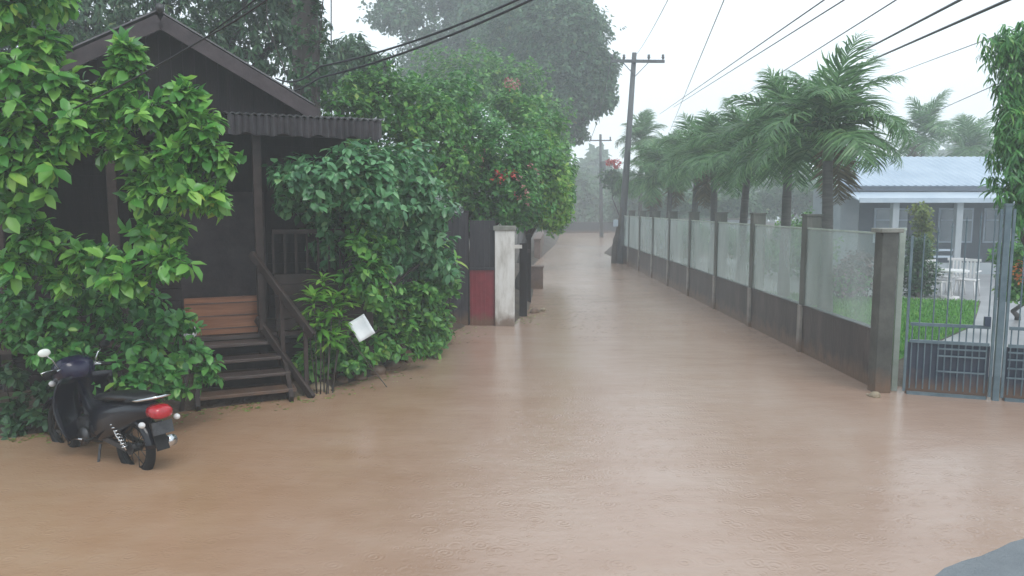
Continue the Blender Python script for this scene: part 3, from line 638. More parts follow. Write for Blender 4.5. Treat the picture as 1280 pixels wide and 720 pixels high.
P, D, N, S = rosettes(np.array(C), np.tile([0, -.1, 1.], (len(C), 1)), 34, .20, rs, .15, .5)
leaf_mesh('foliage', P, D, N, S*1.1, (T_BLADE[0]*np.array([2.0, 1, 1]), T_BLADE[1]), M['leaf_lime'], sp); mb.build('stem', M['bark'], sp, True)
# long leaves leaning out at the shrub's right edge
sp2 = thing('strap_leaf_plant', 'pale green plant with long pointed leaves leaning toward the red gate', 'plant', (*gp(556, 424, .05), .05)); B = Vector(sp2.location); C = []; mb = MB()
for px, py, D_ in [(560, 318, 12.8), (572, 322, 12.9), (562, 340, 12.9), (552, 300, 12.7)]:
    c = Vector(at(px, py, D_))-B; C.append(tuple(c)); mb.tube([(0, 0, -.1), (c.x*.5, c.y*.6, c.z*.6), tuple(c)], [.02, .016, .01], 6)
P, D, N, S = rosettes(np.array(C), np.tile([.5, -.1, .5], (len(C), 1)), 14, .28, rs, .2, .5)
leaf_mesh('foliage', P, D, N, S, (T_BLADE[0]*np.array([2.2, 1, 1]), T_BLADE[1]), M['leaf_lime'], sp2); mb.build('stem', M['bark'], sp2, True)

# hedge trees along the lane
plant('hedge_tree', 'leafy tree rising behind the lean-to roof with light green sprays', 'tree', (-2.9, 15.2, .2),
      [E(430, 145, 14.6, 42, 40), E(480, 125, 15.2, 50, 42), E(530, 150, 15.5, 50, 46), E(500, 190, 15.2, 55, 36), E(560, 205, 15.5, 36, 44), E(450, 110, 15.5, 30, 22)],
      1500, 7, .13, 'leaf_hedge', T_SMALL, .12, seed=31, rmin=.4)
plant('flowering_tree', 'spreading tree with small red and pink flowers arching over the white gate pillar', 'tree', (-.9, 16.6, .2),
      [E(590, 165, 17.5, 48, 42), E(625, 200, 16.4, 46, 44), E(645, 235, 16.2, 36, 36), E(585, 225, 16.4, 38, 40), E(660, 190, 17.4, 34, 40), E(600, 260, 16.3, 34, 24), E(640, 265, 16.4, 32, 22), E(560, 130, 17.5, 45, 36)],
      2100, 7, .125, 'leaf_shrub', T_SMALL, .13, seed=32, rmin=.4,
      extra=[('flower', 'flower_red', [E(632, 218, 15.6, 17, 7), E(620, 224, 15.6, 8, 5)], 16, 4, .075), ('flower', 'flower_pink', [E(585, 195, 15.7, 26, 18), E(660, 230, 15.7, 24, 24)], 26, 4, .06)])
plant('roadside_tree', 'yellow green tree leaning over the lane beyond the white gate pillar', 'tree', (.15, 20.5, .2),
      [E(680, 210, 19.5, 30, 36), E(697, 240, 20, 22, 36), E(668, 170, 20, 34, 34), E(690, 268, 20, 22, 22), E(655, 250, 19.5, 26, 26), E(640, 135, 21, 36, 28), E(706, 225, 20.5, 13, 26)],
      1700, 7, .14, 'leaf_lime' if False else 'leaf_hedge', T_SMALL, .12, seed=33, rmin=.4,
      extra=[('new_growth', 'leaf_lime', [E(690, 235, 19.4, 26, 50), E(700, 260, 19.5, 16, 24), E(672, 190, 19.4, 26, 26)], 420, 7, .12), ('flower', 'flower_pink', [E(640, 105, 20.2, 12, 8)], 20, 4, .09)])
plant('lane_tree', 'soft green tree behind the yellow green one at the bend of the lane', 'tree', (.4, 30, .2),
      [E(700, 215, 29, 22, 44), E(680, 160, 31, 34, 44), E(640, 110, 31, 45, 35), E(575, 100, 31, 60, 36), E(690, 270, 29, 24, 22)], 1700, 7, .2, 'leaf_hedge', T_SMALL, .18, seed=34, rmin=.4)
# tall trees behind the house
plant('bamboo_tree', 'tall dark feathery tree above the gable of the wooden house', 'tree', (-8.6, 17.5, .2),
      [E(120, 20, 17, 80, 50), E(240, 30, 17.5, 80, 60), E(320, 60, 18, 60, 50), E(180, -50, 17.5, 110, 60), E(330, -30, 18, 70, 60), E(60, 40, 17.5, 60, 50), E(-20, 80, 17, 70, 80), E(-40, 0, 17, 70, 60), E(370, 20, 18.5, 40, 60), E(290, 110, 18.5, 60, 34)],
      3600, 8, .17, 'leaf_dark', (T_BLADE[0]*np.array([2.6, 1, 1]), T_BLADE[1]), .25, seed=41, rmin=.35, droop=.9)
# thick trunk
plant('big_trunk_tree', 'thick dark trunk wrapped in creeper rising behind the lean-to roof', 'tree', (*at(386, 200, 14)[:2], .2),
      [E(384, -150, 14, 150, 70), E(330, -120, 14, 70, 50), E(450, -160, 14, 90, 50)], 1500, 7, .16, 'leaf_dark', T_SMALL, .03, nsub=0, seed=42, rmin=.4,
      extra=[('creeper', 'leaf_dark', [E(386, 40, 13.9, 15, 90), E(372, 90, 13.9, 10, 50), E(398, 60, 13.9, 9, 60)], 260, 6, .10)])
mb = MB().tube([(0, 0, -.2), (0.05, 0, 1.5), (0, 0, 4), (0, 0, 7.2)], [.34, .26, .245, .24], 14)
o = [x for x in bpy.data.objects if x.name == 'big_trunk_tree'][0]; mb.build('trunk', M['bark'], o, True)
plant('drooping_tree', 'dark drooping tree top between the thick trunk and the green hedge trees', 'tree', (*at(440, 240, 22)[:2], .2),
      [E(435, 75, 22, 36, 36), E(465, 85, 22, 30, 30), E(420, 105, 21, 24, 32)], 700, 7, .2, 'leaf_dark', (T_BLADE[0]*np.array([2.6, 1, 1]), T_BLADE[1]), .15, seed=43, rmin=.4, droop=.9)
plant('rain_tree', 'huge grey green tree in the rain haze rising above the bend of the lane', 'tree', (*at(655, 275, 46)[:2], .2),
      [E(700, 50, 46, 66, 56), E(735, 100, 46, 36, 50), E(690, 120, 46, 50, 46), E(650, 75, 47, 60, 56), E(715, 20, 46, 40, 36), E(750, 85, 45, 24, 28), E(660, 20, 47, 55, 50), E(705, 160, 46, 32, 22), E(755, 120, 45, 18, 22)],
      8000, 7, .28, 'leaf_far', T_SMALL, .4, seed=51, rmin=.4, lump=.12)
plant('rain_tree', 'paler hazy tree left of the huge one with gaps of sky in its top', 'tree', (*at(590, 275, 58)[:2], .2),
      [E(590, 60, 58, 55, 50), E(545, 80, 58, 45, 40), E(615, 15, 58, 60, 44), E(560, 0, 58, 40, 26), E(500, 20, 55, 35, 24), E(520, 110, 55, 40, 40), E(495, -20, 56, 40, 26)],
      5500, 7, .34, 'leaf_far', T_SMALL, .4, seed=52, rmin=.45, lump=.16)
# far end of the lane
for i, (px, pb_, D_, hh, ww, lab) in enumerate([(722, 288, 84, 62, 34, 'pale hazy tree closing the far end of the lane'), (755, 288, 98, 55, 32, 'faint misty tree beyond the distant utility pole'), (795, 285, 74, 46, 34, 'hazy round tree behind the near utility pole'), (840, 280, 62, 36, 34, 'hazy low tree behind the farthest palms'),
                                                (905, 275, 58, 32, 46, 'hazy wide tree behind the middle palms'), (690, 285, 70, 90, 26, 'misty tall tree at the left of the far bend'), (990, 270, 60, 40, 50, 'faint wide tree behind the tallest palm'), (1130, 262, 70, 64, 60, 'faint tree behind the pale blue roof'), (1230, 262, 64, 78, 50, 'faint tree behind the right end of the pale blue roof')]):
    plant('distant_tree', lab, 'tree', (*at(px, pb_, D_)[:2], .1), [E(px, pb_-hh*.75, D_, ww*.9, hh*.5), E(px-ww*.5, pb_-hh*.45, D_, ww*.6, hh*.42), E(px+ww*.5, pb_-hh*.5, D_, ww*.6, hh*.42)],
          900, 6, D_*.006, 'leaf_far', T_SMALL, .25, seed=60+i, group='hazy trees in the distance', rmin=.4)

rs = np.random.RandomState(90)
wx = rs.uniform(-80, 80, 26000); hgt = 8+2.5*np.sin(wx*.21)+1.8*np.sin(wx*.47+1)+1.2*np.sin(wx*1.1)
wz = hgt*rs.rand(26000)**.7; wy_ = 112+6*rs.rand(26000)
dd = rs.normal(size=(26000, 3)); nn_ = rs.normal(size=(26000, 3))+np.array([0, -.6, .8])
tag(leaf_mesh('far_woods', np.stack([wx, wy_, wz], 1), dd, nn_, 1.3+.5*rs.rand(26000), T_SMALL, M['leaf_far']), kind='stuff')
# ------------------------------------------------------------------ gate, pillar and posts on the left of the lane
pw = thing('gate_pillar', 'white painted concrete pillar with stained foot at the left edge of the lane', 'pillar', (*gp(631, 408), 0))
MB().box((0, .21, .93), (.40, .40, 2.06)).build('shaft', M['white_paint'], pw, bevel=.012)
MB().box((0, .21, 1.995), (.46, .46, .09)).build('cap', M['cap'], pw, bevel=.01)
MB().box((.27, .1, 1.62), (.16, .05, .07)).build('bracket', M['white_paint'], pw)
rg = thing('metal_gate', 'dark red sheet metal gate with dark upper boards left of the white pillar', 'gate', (*gp(602, 408), 0))
mb = MB().box((.02, .12, .56), (.52, .03, 1.2))
for k in range(6): mb.box((-.20+.09*k, .10, .56), (.02, .02, 1.16))
mb.build('lower_sheet', M['red_gate'], rg)
mb = MB(); plank_wall(mb, -.24, .28, .14, 1.17, 2.15, .1, seed=2); mb.build('upper_boards', M['dark_board'], rg)
MB().box((.02, .085, 1.17), (.52, .04, .05)).build('rail', M['dark_board'], rg)
dw = thing('board_fence', 'tall dark board fence running back from the red gate under the trees', 'fence', (*gp(586, 408), 0))
mb = MB(); plank_wall(mb, -1.5, -.02, .15, -.05, 2.3, .12, seed=6); mb.build('boards', M['dark_board'], dw)
mb = MB()
for x in (-1.45, -.75, -.05): MB().box((x, .2, 1.1), (.1, .07, 2.5)).build('post', M['wood_dark'], dw)
dp = thing('wooden_post', 'dark weathered wooden post just right of the white pillar', 'post', (*gp(654, 395), 0))
MB().box((0, 0, .75), (.17, .17, 1.75)).build('shaft', M['wood_dark'], dp, bevel=.01); MB().box((.10, 0, 1.45), (.12, .05, .08)).build('bracket', M['wood_barge'], dp)
dp2 = thing('wooden_post', 'thin dark post standing farther back behind the thicker wooden post', 'post', (*gp(661, 378), 0))
MB().box((0, 0, .8), (.11, .11, 1.9)).build('shaft', M['wood_dark'], dp2, bevel=.01); MB().box((0, 0, 1.7), (.15, .15, .05)).build('cap', M['wood_dark'], dp2)
rb = thing('brick_block', 'small reddish brown masonry block standing in the water beyond the posts', 'masonry block', (*gp(671, 361), 0))
MB().box((0, .2, .3), (.38, .4, .66)).build('block', M['brick_brown'], rb, bevel=.02); MB().box((0, .2, .65), (.42, .44, .05)).build('cap', M['brick_brown'], rb, bevel=.01)
bw = thing('low_wall', 'low reddish wall at the foot of the trees along the left of the lane', 'wall', (*gp(672, 322), 0), math.atan2(18, 1.0))
MB().box((6, 0, .4), (14, .3, 1.0)).build('masonry', M['brick_brown'], bw, bevel=.02); MB().box((6, 0, .93), (14.1, .36, .07)).build('coping', M['brick_brown'], bw)
fw = thing('low_wall', 'long dark grey wall across the far end of the lane', 'wall', (*gp(700, 291), 0), -.02)
MB().box((4, 0, .45), (17, .25, 1.1)).build('masonry', M['dark_board'], fw, bevel=.02); MB().box((4, 0, 1.03), (17.1, .3, .06)).build('coping', M['concrete_wet'], fw)

# card in the shrub
cd = thing('notice_card', 'tilted blank white card stuck among the leaves beside the steps', 'card', at(452, 410, 9.75))
mb = MB(); vs = []
for i in range(7):
    for j in range(7): u, v = i/6-.5, j/6-.5; vs.append((u*.24, .02*math.cos(u*3)+.015*v, v*.30))
mb.add(vs, [(i*7+j, (i+1)*7+j, (i+1)*7+j+1, i*7+j+1) for i in range(6) for j in range(6)])
k = mb.build('card', M['paper'], cd, True); so = k.modifiers.new('thick', 'SOLIDIFY'); so.thickness = .004
cd.rotation_euler = (math.radians(-14), math.radians(-30), math.radians(12))
MB().tube([(-.12, .03, .12), (-.22, .06, .05), (-.12, .25, -1.0)], .007, 6).build('stake', M['bark'], cd)

# stones along the bank
for i, (px, py, r_, m_, lab) in enumerate([(398, 487, .10, 'rock_tan', 'pale tan stone beside the foot of the stair rail'), (408, 480, .07, 'rock_tan', 'small tan stone behind the pale tan one'), (385, 490, .06, 'rock', 'dark stone touching the foot of the stair rail'),
        (428, 478, .08, 'rock', 'grey stone at the water edge below the spiky plant'), (450, 474, .09, 'rock', 'grey stone at the water edge below the white card'), (470, 467, .12, 'rock', 'wider grey stone right of the white card'),
        (490, 460, .11, 'rock', 'rounded stone midway along the bank'), (508, 450, .13, 'rock', 'largest stone under the bank shrub'), (522, 441, .10, 'rock', 'stone at the right end of the stony bank'), (541, 426, .09, 'rock_tan', 'pale stone near the dark board fence'),
        (668, 391, .10, 'rock', 'dark stone in the water right of the wooden post'), (679, 389, .07, 'rock_tan', 'pale small stone in the water right of the dark one'), (1093, 496, .06, 'rock_tan', 'pale lump at the foot of the large concrete gate pillar')]):
    o = thing('stone', lab, 'stone', (*gp(px, py), 0), i*.7, 'stones along the water edge')
    mb = MB().ball((0, 0, r_*.35), (r_*1.25, r_, r_*.75), 16, 12, .07, i)
    me = mb.build('rock_body', M[m_], o, True)
    MB().ball((r_*1.2, r_*.2, r_*.1), (r_*.5, r_*.45, r_*.4), 12, 8, .06, i+50).build('chip', M[m_], o, True)
# ------------------------------------------------------------------ boundary fence on the right
SP = 2.66; Y0 = 9.68
fn = thing('boundary_fence', 'long fence of frosted panels between concrete posts on a low dark wall', 'fence', (FX, Y0, 0))
YE = 9*SP
MB().box((.07, YE/2, .33), (.12, YE-.3, .86)).build('low_wall', M['wall_low'], fn, bevel=.01)
MB().box((.07, YE/2, .775), (.15, YE-.3, .03)).build('coping', M['wall_low'], fn)
posts = {}
pm = None
for k in range(1, 10):
    if pm is None:
        pm = MB().box((.125, 0, 1.53), (.25, .20, 1.48)).build('post', M['concrete_post'], fn, bevel=.008)
        pc = MB().box((.125, 0, 2.285), (.28, .23, .03)).build('cap', M['concrete_post'], pm)
        pp = MB().box((-.005, 0, .34), (.055, .13, .90)).build('pilaster', M['concrete_tan'], pm, bevel=.006)
        pm.location = (0, SP*k, 0)
    else:
        c = pm.copy(); COL.objects.link(c); c.parent = fn; c.location = (0, SP*k, 0); c.rotation_euler = (random.uniform(-.008, .008), random.uniform(-.008, .008), 0)
        for ch in (pc, pp): q = ch.copy(); COL.objects.link(q); q.parent = c
for k in range(9):
    a = .16 if k == 0 else .1
    o = MB().box((.03, SP*k+(SP+a-.1)/2, 1.43), (.012, SP-a-.12, 1.26)).build('panel', M['panel'], fn)
    MB().box((.03, SP*k+(SP+a-.1)/2, 2.068), (.03, SP-a-.12, .022)).build('top_edge', M['post_pale'], o)
gpx = thing('concrete_pillar', 'thick dark mossy concrete pillar with a flat cap at the near end of the fence', 'pillar', (FX+.0, 9.60, 0))
MB().box((0, 0, 1.0), (.21, .21, 2.2)).build('shaft', M['concrete_wet'], gpx, bevel=.015); MB().box((0, 0, 2.115), (.29, .29, .055)).build('cap', M['cap'], gpx, bevel=.01)

# steel gate
G0 = Vector((5.02, 9.50)); gd = Vector((1.30, -.46)).normalized(); GR = math.atan2(gd.y, gd.x)
hp = thing('hinge_post', 'slim pale green painted post between the thick concrete pillar and the steel gate', 'post', (G0.x+.04, G0.y+.16, 0), GR)
MB().box((0, 0, 1.0), (.07, .07, 2.24)).build('shaft', M['post_pale'], hp, bevel=.004); MB().box((0, 0, 2.13), (.09, .09, .03)).build('cap', M['post_pale'], hp)
def gate_leaf(x0, x1, label, arch, hands):
    g = thing('steel_gate', label, 'gate', (G0.x, G0.y, 0), GR, 'steel gate leaves'); w = x1-x0
    top = lambda s: 2.04+.34*math.sin(min(1, (s-x0)/w)*PI/2)**1.3 if arch else 2.38
    fr = MB(); fr.box((x0+.015, 0, (top(x0)+.03)/2+.01), (.03, .035, top(x0)-.03)); fr.box((x1-.015, 0, (top(x1)+.03)/2+.01), (.03, .035, top(x1)-.03))
    for z in (.02, .70, .92): fr.box(((x0+x1)/2, 0, z), (w-.1, .035, .04))
    fr.build('frame', M['gate_paint'], g)
    n_ = int(w/.0725); m = MB(); mu = MB()
    for i in range(1, n_):
        s = x0+w*i/n_
        m.tube([(s, 0, .08), (s, 0, .90)], .0085, 6)
        if i % 2 == 0:
            mu.tube([(s, 0, .94), (s, 0, top(s)-.06), (s, 0, top(s))], [.0085, .0085, .001], 6)
            mu.ball((s, 0, top(s)-.07), (.014, .014, .016), 8, 6)
    m.build('lower_bar', M['gate_paint'], g); mu.build('upper_bar', M['gate_paint'], g)
    MB().box(((x0+x1)/2, .035, .33), (w-.06, .006, .70)).build('backing_sheet', M['gate_dark'], g)
    for z in hands: MB().box(((x0*.35+x1*.65) if arch else (x0+x1)/2, -.022, z), (w*.55 if arch else w-.1, .012, .02)).build('cross_bar', M['gate_paint'], g)
    if arch: MB().box((x1-.10, -.05, 1.0), (.07, .06, .12)).build('latch', M['gate_dark'], g, bevel=.005)
    return g
gate_leaf(.06, 1.05, 'narrow blue grey steel gate leaf beside the slim pale post', True, (.62, .53, .33))
gate_leaf(1.155, 3.9, 'wide blue grey steel gate leaf cut by the right edge of the photo', False, (.62, .53, .42, .3))
gpst = thing('gate_post', 'square blue grey steel post standing between the two gate leaves', 'post', (G0.x+gd.x*1.102, G0.y+gd.y*1.102, 0), GR)
MB().box((0, 0, 1.2), (.07, .07, 2.46)).build('shaft', M['gate_paint'], gpst, bevel=.005); MB().box((0, 0, 2.44), (.085, .085, .03)).build('cap', M['gate_paint'], gpst)

# ------------------------------------------------------------------ palms
def frond_mesh(name, L, el, bend, seed, droop=.8):
    rs = np.random.RandomState(seed); n_ = 60; pts = []; th = el; p = np.array([0., 0, 0]); tg = []
    for i in range(n_+1):
        pts.append(p.copy()); t = np.array([math.cos(th), 0, math.sin(th)]); tg.append(t); p = p+t*L/n_; th -= bend/n_*(.5+1.0*i/n_)
    pts = np.array(pts); tg = np.array(tg)
    P = []; D = []; N = []; S = []
    for i in range(5, n_+1):
        f = i/n_; ln = L*.34*math.sin(PI*min(1, .15+f*.85)**.9)**.6+.04
        for sg in (1, -1):
            t = tg[i]; side = np.array([0, sg*1., 0]); up = np.cross(t, [0, 1., 0]); up = up if up[2] > 0 else -up
            d = side*.85+t*(.45+.5*f)+up*.35+rs.normal(size=3)*.14
            P.append(pts[i]); D.append(d); N.append(up+rs.normal(size=3)*.2-side*.2); S.append(ln*(.85+.3*rs.rand()))
    P, D, N, S = map(np.array, (P, D, N, S)); D = nrm(D)
    V = np.array([(-.02, 0, 0), (.02, 0, 0), (.03, .35, -.05), (-.03, .35, -.05), (.022, .7, -.25), (-.022, .7, -.25), (0, .95, -.55)]); V = V*np.array([1.25, 1, 1.15])
    o = leaf_mesh(name, P, D, N, S, (V, T_BLADE[1]), M['leaf_palm'])
    me = o.data; bpy.data.objects.remove(o)
    # rachis joined as extra geometry
    mb = MB().tube([tuple(q) for q in pts[::4]], [max(.004, .018*(1-i/15.5)) for i in range(len(pts[::4]))], 5)
    bm_v = [tuple(v.co) for v in me.vertices]; bm_f = [tuple(pl.vertices) for pl in me.polygons]; n0 = len(bm_v)
    me2 = bpy.data.meshes.new(name); me2.from_pydata(bm_v+mb.v, [], bm_f+[tuple(i+n0 for i in f) for f in mb.f]); me2.materials.append(M['leaf_palm']); me2.update()
    bpy.data.meshes.remove(me); return me2
FR = [frond_mesh('frond', 1.9, math.radians(e), math.radians(b), i) for i, (e, b) in enumerate([(82, 50), (68, 85), (55, 105), (40, 115), (22, 110), (5, 90)])]
shaft = {}
def palm(label, x, y, hc, scale=1.0, nf=15, rz=0, seed=0, group='palms in the garden behind the fence', tr=.11, thin=False):
    rr = random.Random(seed); o = thing('palm_tree', label, 'palm tree', (x, y, .1), rz, group)
    pts = []; rad = []; H_ = hc-.1-.55*scale; lean = rr.uniform(-.12, .12)
    for i in range(29):
        f = i/28; pts.append((lean*f*f, 0, H_*f)); rad.append(tr*(1.25-.35*f+.35*math.exp(-f*9))*(1+.035*(i % 2)))
    MB().tube(pts, rad, 12).build('trunk', M['bark_palm'], o, True)
    MB().tube([(lean, 0, H_-.02), (lean, 0, H_+.12*scale), (lean, 0, H_+.4*scale), (lean, 0, H_+.6*scale)], [tr*.9, tr*1.05, tr*.7, tr*.4], 12).build('crownshaft', M['crownshaft'], o, True)
    for k in range(nf):
        f = k/nf; vi = min(5, int(f*6)); q = bpy.data.objects.new('frond', FR[vi]); COL.objects.link(q); q.parent = o
        q.location = (lean, 0, H_+(.60-.18*f)*scale); q.rotation_euler = (rr.uniform(-.2, .2), rr.uniform(-.15, .15), k*2.399+rr.uniform(-.3, .3)); s = scale*rr.uniform(.88, 1.1); q.scale = (s, s, s)
    for k in range(rr.choice((0, 1, 1, 2)) if not thin else 0):
        q = bpy.data.objects.new('dead_frond', FR[5]); COL.objects.link(q); q.parent = o; q.location = (lean, 0, H_+.38*scale)
        q.rotation_euler = (rr.uniform(-.3, .3), rr.uniform(.75, 1.0), rr.uniform(0, 6.28)); q.scale = (.8*scale,)*3
        q.material_slots[0].link = 'OBJECT'; q.material_slots[0].material = M['leaf_dead']; q['label'] = 'brown dead frond hanging down'
    return o
PLs = [(16.1, 'nearest and tallest palm above the fence, beside the pale blue roof', 1.0), (18.9, 'second palm from the gate, in the garden behind the fence', .98), (21.8, 'third palm from the gate, behind the fence', .95), (25.2, 'fourth palm from the gate, behind the fence', .98),
       (28.5, 'fifth palm from the gate, behind the fence', .95), (32.2, 'sixth palm from the gate, behind the fence', 1.0), (36.5, 'farthest palm of the garden row, nearest the utility pole', 1.0)]
for i, (y, lab, s) in enumerate(PLs): palm(lab, 6.83+.12*math.sin(i*2.1), y, (3.78 if i == 0 else 4.0)+.22*math.sin(i*1.7+1), s*(1.0 if i == 0 else 1.06), 20, i*1.3, 100+i)
palm('thin hazy palm standing behind the left part of the pale blue roof', *at(1150, 250, 36)[:2], 5.9, 1.1, 13, .5, 120, 'palms beyond the blue roof', .09)
palm('leaning hazy palm standing behind the right part of the pale blue roof', *at(1208, 250, 38)[:2], 5.2, 1.1, 13, 1.5, 121, 'palms beyond the blue roof', .09)
palm('small hazy palm beside the top of the utility pole', *at(800, 280, 42)[:2], 6.1, .95, 13, 2.5, 122, 'palms in the distance', .10)

# ------------------------------------------------------------------ garden house on the right
gh = thing('garden_house', 'low house with pale blue metal roof and dark veranda beyond the lawn', 'house', (0, 28, 0))
hx0, hx1 = 12.3, 27
mb = MB(); vs = []; nn = 120
for j in range(nn+1):
    x = hx0-.3+(hx1-hx0+.6)*j/nn; w = .03 if j % 2 else 0; vs += [(x, -1.2, 3.18+w), (x, 2.6, 4.46+w), (x, 2.9, 4.36+w)]
mb.add(vs, [(3*j, 3*j+3, 3*j+4, 3*j+1) for j in range(nn)]+[(3*j+1, 3*j+4, 3*j+5, 3*j+2) for j in range(nn)])
r_ = mb.build('roof', M['house_roof'], gh); so = r_.modifiers.new('thick', 'SOLIDIFY'); so.thickness = .04
MB().box(((hx0+hx1)/2, -1.26, 3.08), (hx1-hx0+.8, .12, .17)).build('gutter', M['glass_dark'] if False else M['house_wall'], gh)
MB().beam(((hx0+hx1)/2, -2.4, 2.66), ((hx0+hx1)/2, -1.2, 2.97), hx1-hx0+.9, .04).build('awning', M['house_trim'], gh)
MB().box(((hx0+hx1)/2, -2.46, 2.66), (hx1-hx0+.9, .05, .16)).build('awning_edge', M['house_trim'], gh)
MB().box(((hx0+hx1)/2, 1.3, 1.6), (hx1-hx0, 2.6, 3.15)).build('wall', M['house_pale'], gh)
MB().box(((hx0+hx1)/2+.3, -.012, 1.6), (hx1-hx0-.8, .024, 3.1)).build('veranda_shade', M['house_wall'], gh)  # dark sheet over the pale wall: veranda shade put into its colour
for x in (13.2, 15.4, 17.2, 19.5, 22, 24.5): MB().box((x, -2.2, 1.35), (.22, .22, 2.6)).build('column', M['house_pale'], gh, bevel=.01)
for x in (14.2, 16.6, 18.3, 21, 24):
    w_ = MB().box((x, -.04, 1.75), (1.3, .06, 1.3)).build('window', M['house_trim'], gh)
    MB().box((x, -.08, 1.75), (1.16, .03, 1.16)).build('pane', M['glass_dark'], w_)
    m = MB().box((x, -.105, 1.75), (.05, .02, 1.16)); m.box((x, -.105, 1.95), (1.16, .022, .05)); m.build('glazing_bar', M['house_trim'], w_)
dr = MB().box((14.7, -.04, 1.15), (1.0, .06, 2.1)).build('door', M['house_wall'], gh); MB().ball((15.05, -.09, 1.1), (.04, .04, .04)).build('handle', M['chrome'], dr)
MB().box(((hx0+hx1)/2, -2.1, .25), (hx1-hx0, .14, .5)).build('parapet', M['house_pale'], gh)
for y0_, z0_ in ((-2.2, .95), (-2.2, .72)): MB().box(((13.2+15.4)/2, y0_, z0_), (2.0, .05, .07)).build('railing', M['house_trim'], gh)
# neighbour's pale wall behind the palms
nw = thing('garden_wall', 'long pale rendered wall behind the row of palms', 'wall', (6.0, 42, 0), 0)
MB().box((4, 0, .85), (8, .2, 1.8)).build('render', M['house_pale'], nw); MB().box((4, 0, 1.78), (8.2, .28, .07)).build('coping', M['cap'], nw)
# chairs and a table
def garden_chair(label, loc, rz, seed):
    o = thing('garden_chair', label, 'chair', loc, rz, 'white garden chairs by the house')
    MB().box((0, 0, .43), (.46, .46, .035)).build('seat', M['white_plastic'], o, bevel=.012)
    m = MB()
    for k in range(5): m.box((-.17+.085*k, .24, .69), (.045, .02, .46))
    m.box((0, .24, .93), (.46, .03, .07)); m.build('backrest', M['white_plastic'], o, bevel=.006)
    for a in (-1, 1):
        for b in (-1, 1): MB().tube([(a*.2, b*.2, .42), (a*.24, b*.24, 0)], [.022, .016], 8).build('leg', M['white_plastic'], o, True)
        MB().beam((a*.24, -.22, .64), (a*.24, .22, .66), .05, .03).build('armrest', M['white_plastic'], o, bevel=.008)
p1 = gp(1172, 372, .11); p2 = gp(1190, 366, .11); p3 = gp(1208, 370, .11)
garden_chair('white plastic garden chair nearest the dark cypress', (*p1, .11), .5, 1); garden_chair('white plastic garden chair in the middle of the three', (*p2, .11), 2.9, 2); garden_chair('white plastic garden chair farthest from the cypress', (*p3, .11), -.8, 3)
gt = thing('garden_table', 'round white table standing among the garden chairs', 'table', (*gp(1186, 372, .11), .11))
MB().tube([(0, 0, .68), (0, 0, .72)], .42, 24).build('tabletop', M['white_plastic'], gt); MB().tube([(0, 0, 0), (0, 0, .68)], .04, 10).build('leg', M['white_plastic'], gt); MB().tube([(0, 0, 0), (0, 0, .04)], .24, 18).build('foot', M['white_plastic'], gt)

# garden plants
plant('cypress', 'dark cone shaped cypress behind the steel gate', 'tree', (*gp(1148, 372, .1), .1), [E(1147, 345, 19.4, 22, 26), E(1148, 318, 19.4, 17, 24)], 900, 6, .09, 'leaf_dark', T_SMALL, .07, seed=71, rmin=.3, droop=0)
plant('garden_bush', 'leafy bush against the left end of the garden house beside the tallest palm', 'shrub', (*gp(1010, 338, .1), .1), [E(1005, 290, 25.5, 26, 26), E(1025, 310, 25, 22, 22), E(985, 300, 26, 22, 22)], 650, 6, .15, 'leaf_hedge', T_SMALL, .05, seed=79, rmin=.4, trunk='stem')
plant('golden_shrub', 'upright yellow green shrub rising behind the dark cypress', 'shrub', (*gp(1152, 366, .1), .1), [E(1152, 268, 20.6, 11, 17), E(1155, 290, 20.6, 13, 18), E(1153, 320, 20.6, 12, 20)], 420, 6, .10, 'leaf_olive', T_SMALL, .05, seed=72, rmin=.3, trunk='stem', droop=-.3)
plant('flowering_hedge', 'mauve flowering bush seen through the nearest fence panel', 'shrub', (*gp(1065, 372, .1), .1), [E(1050, 345, 18.5, 22, 22), E(1075, 335, 18.8, 22, 24), E(1068, 355, 18.4, 26, 16)], 520, 6, .10, 'leaf_purple', T_SMALL, .05, seed=73, rmin=.4, trunk='stem',
      extra=[('foliage', 'leaf_shrub', [E(1060, 352, 18.5, 28, 16)], 200, 6, .1)])
plant('garden_bush', 'round green bush at the end of the lawn left of the garden house', 'shrub', (*gp(985, 345, .1), .1), [E(985, 320, 25, 30, 22), E(955, 318, 26, 26, 20), E(1015, 325, 24, 24, 20)], 700, 6, .13, 'leaf_shrub', T_SMALL, .05, seed=74, rmin=.4, trunk='stem')
plant('garden_bush', 'long low green bush below the farther palms', 'shrub', (*gp(905, 325, .1), .1), [E(910, 300, 30, 30, 18), E(870, 295, 33, 28, 16), E(840, 290, 38, 24, 14)], 800, 6, .16, 'leaf_shrub', T_SMALL, .05, seed=75, rmin=.4, trunk='stem')
wt = [E(1275, 60, 9.9, 36, 34), E(1285, 110, 9.9, 42, 40), E(1268, 170, 9.7, 30, 42), E(1280, 220, 9.7, 36, 42), E(1320, 60, 10, 60, 60), E(1330, 160, 10, 60, 70), E(1272, 262, 9.8, 20, 26)]
plant('weeping_tree', 'drooping dark green tree overhanging the steel gate at the right edge', 'tree', (*gp(1330, 470, .1), .1), wt, 2000, 8, .12, 'leaf_shrub', (T_BLADE[0]*np.array([1.7, 1, 1]), T_BLADE[1]), .10, seed=76, rmin=.3, droop=1.3)
plant('potted_shrub', 'bright green shrub with orange flowers behind the wide gate leaf', 'shrub', (*gp(1272, 400, .11), .11), [E(1268, 320, 12.6, 20, 30), E(1282, 345, 12.6, 24, 30), E(1262, 360, 12.6, 18, 20)], 480, 7, .095, 'leaf_hedge', T_SMALL, .05, seed=77, rmin=.35, trunk='stem',
      extra=[('flower', 'flower_orange', [E(1275, 338, 12.2, 8, 14)], 14, 4, .07)])
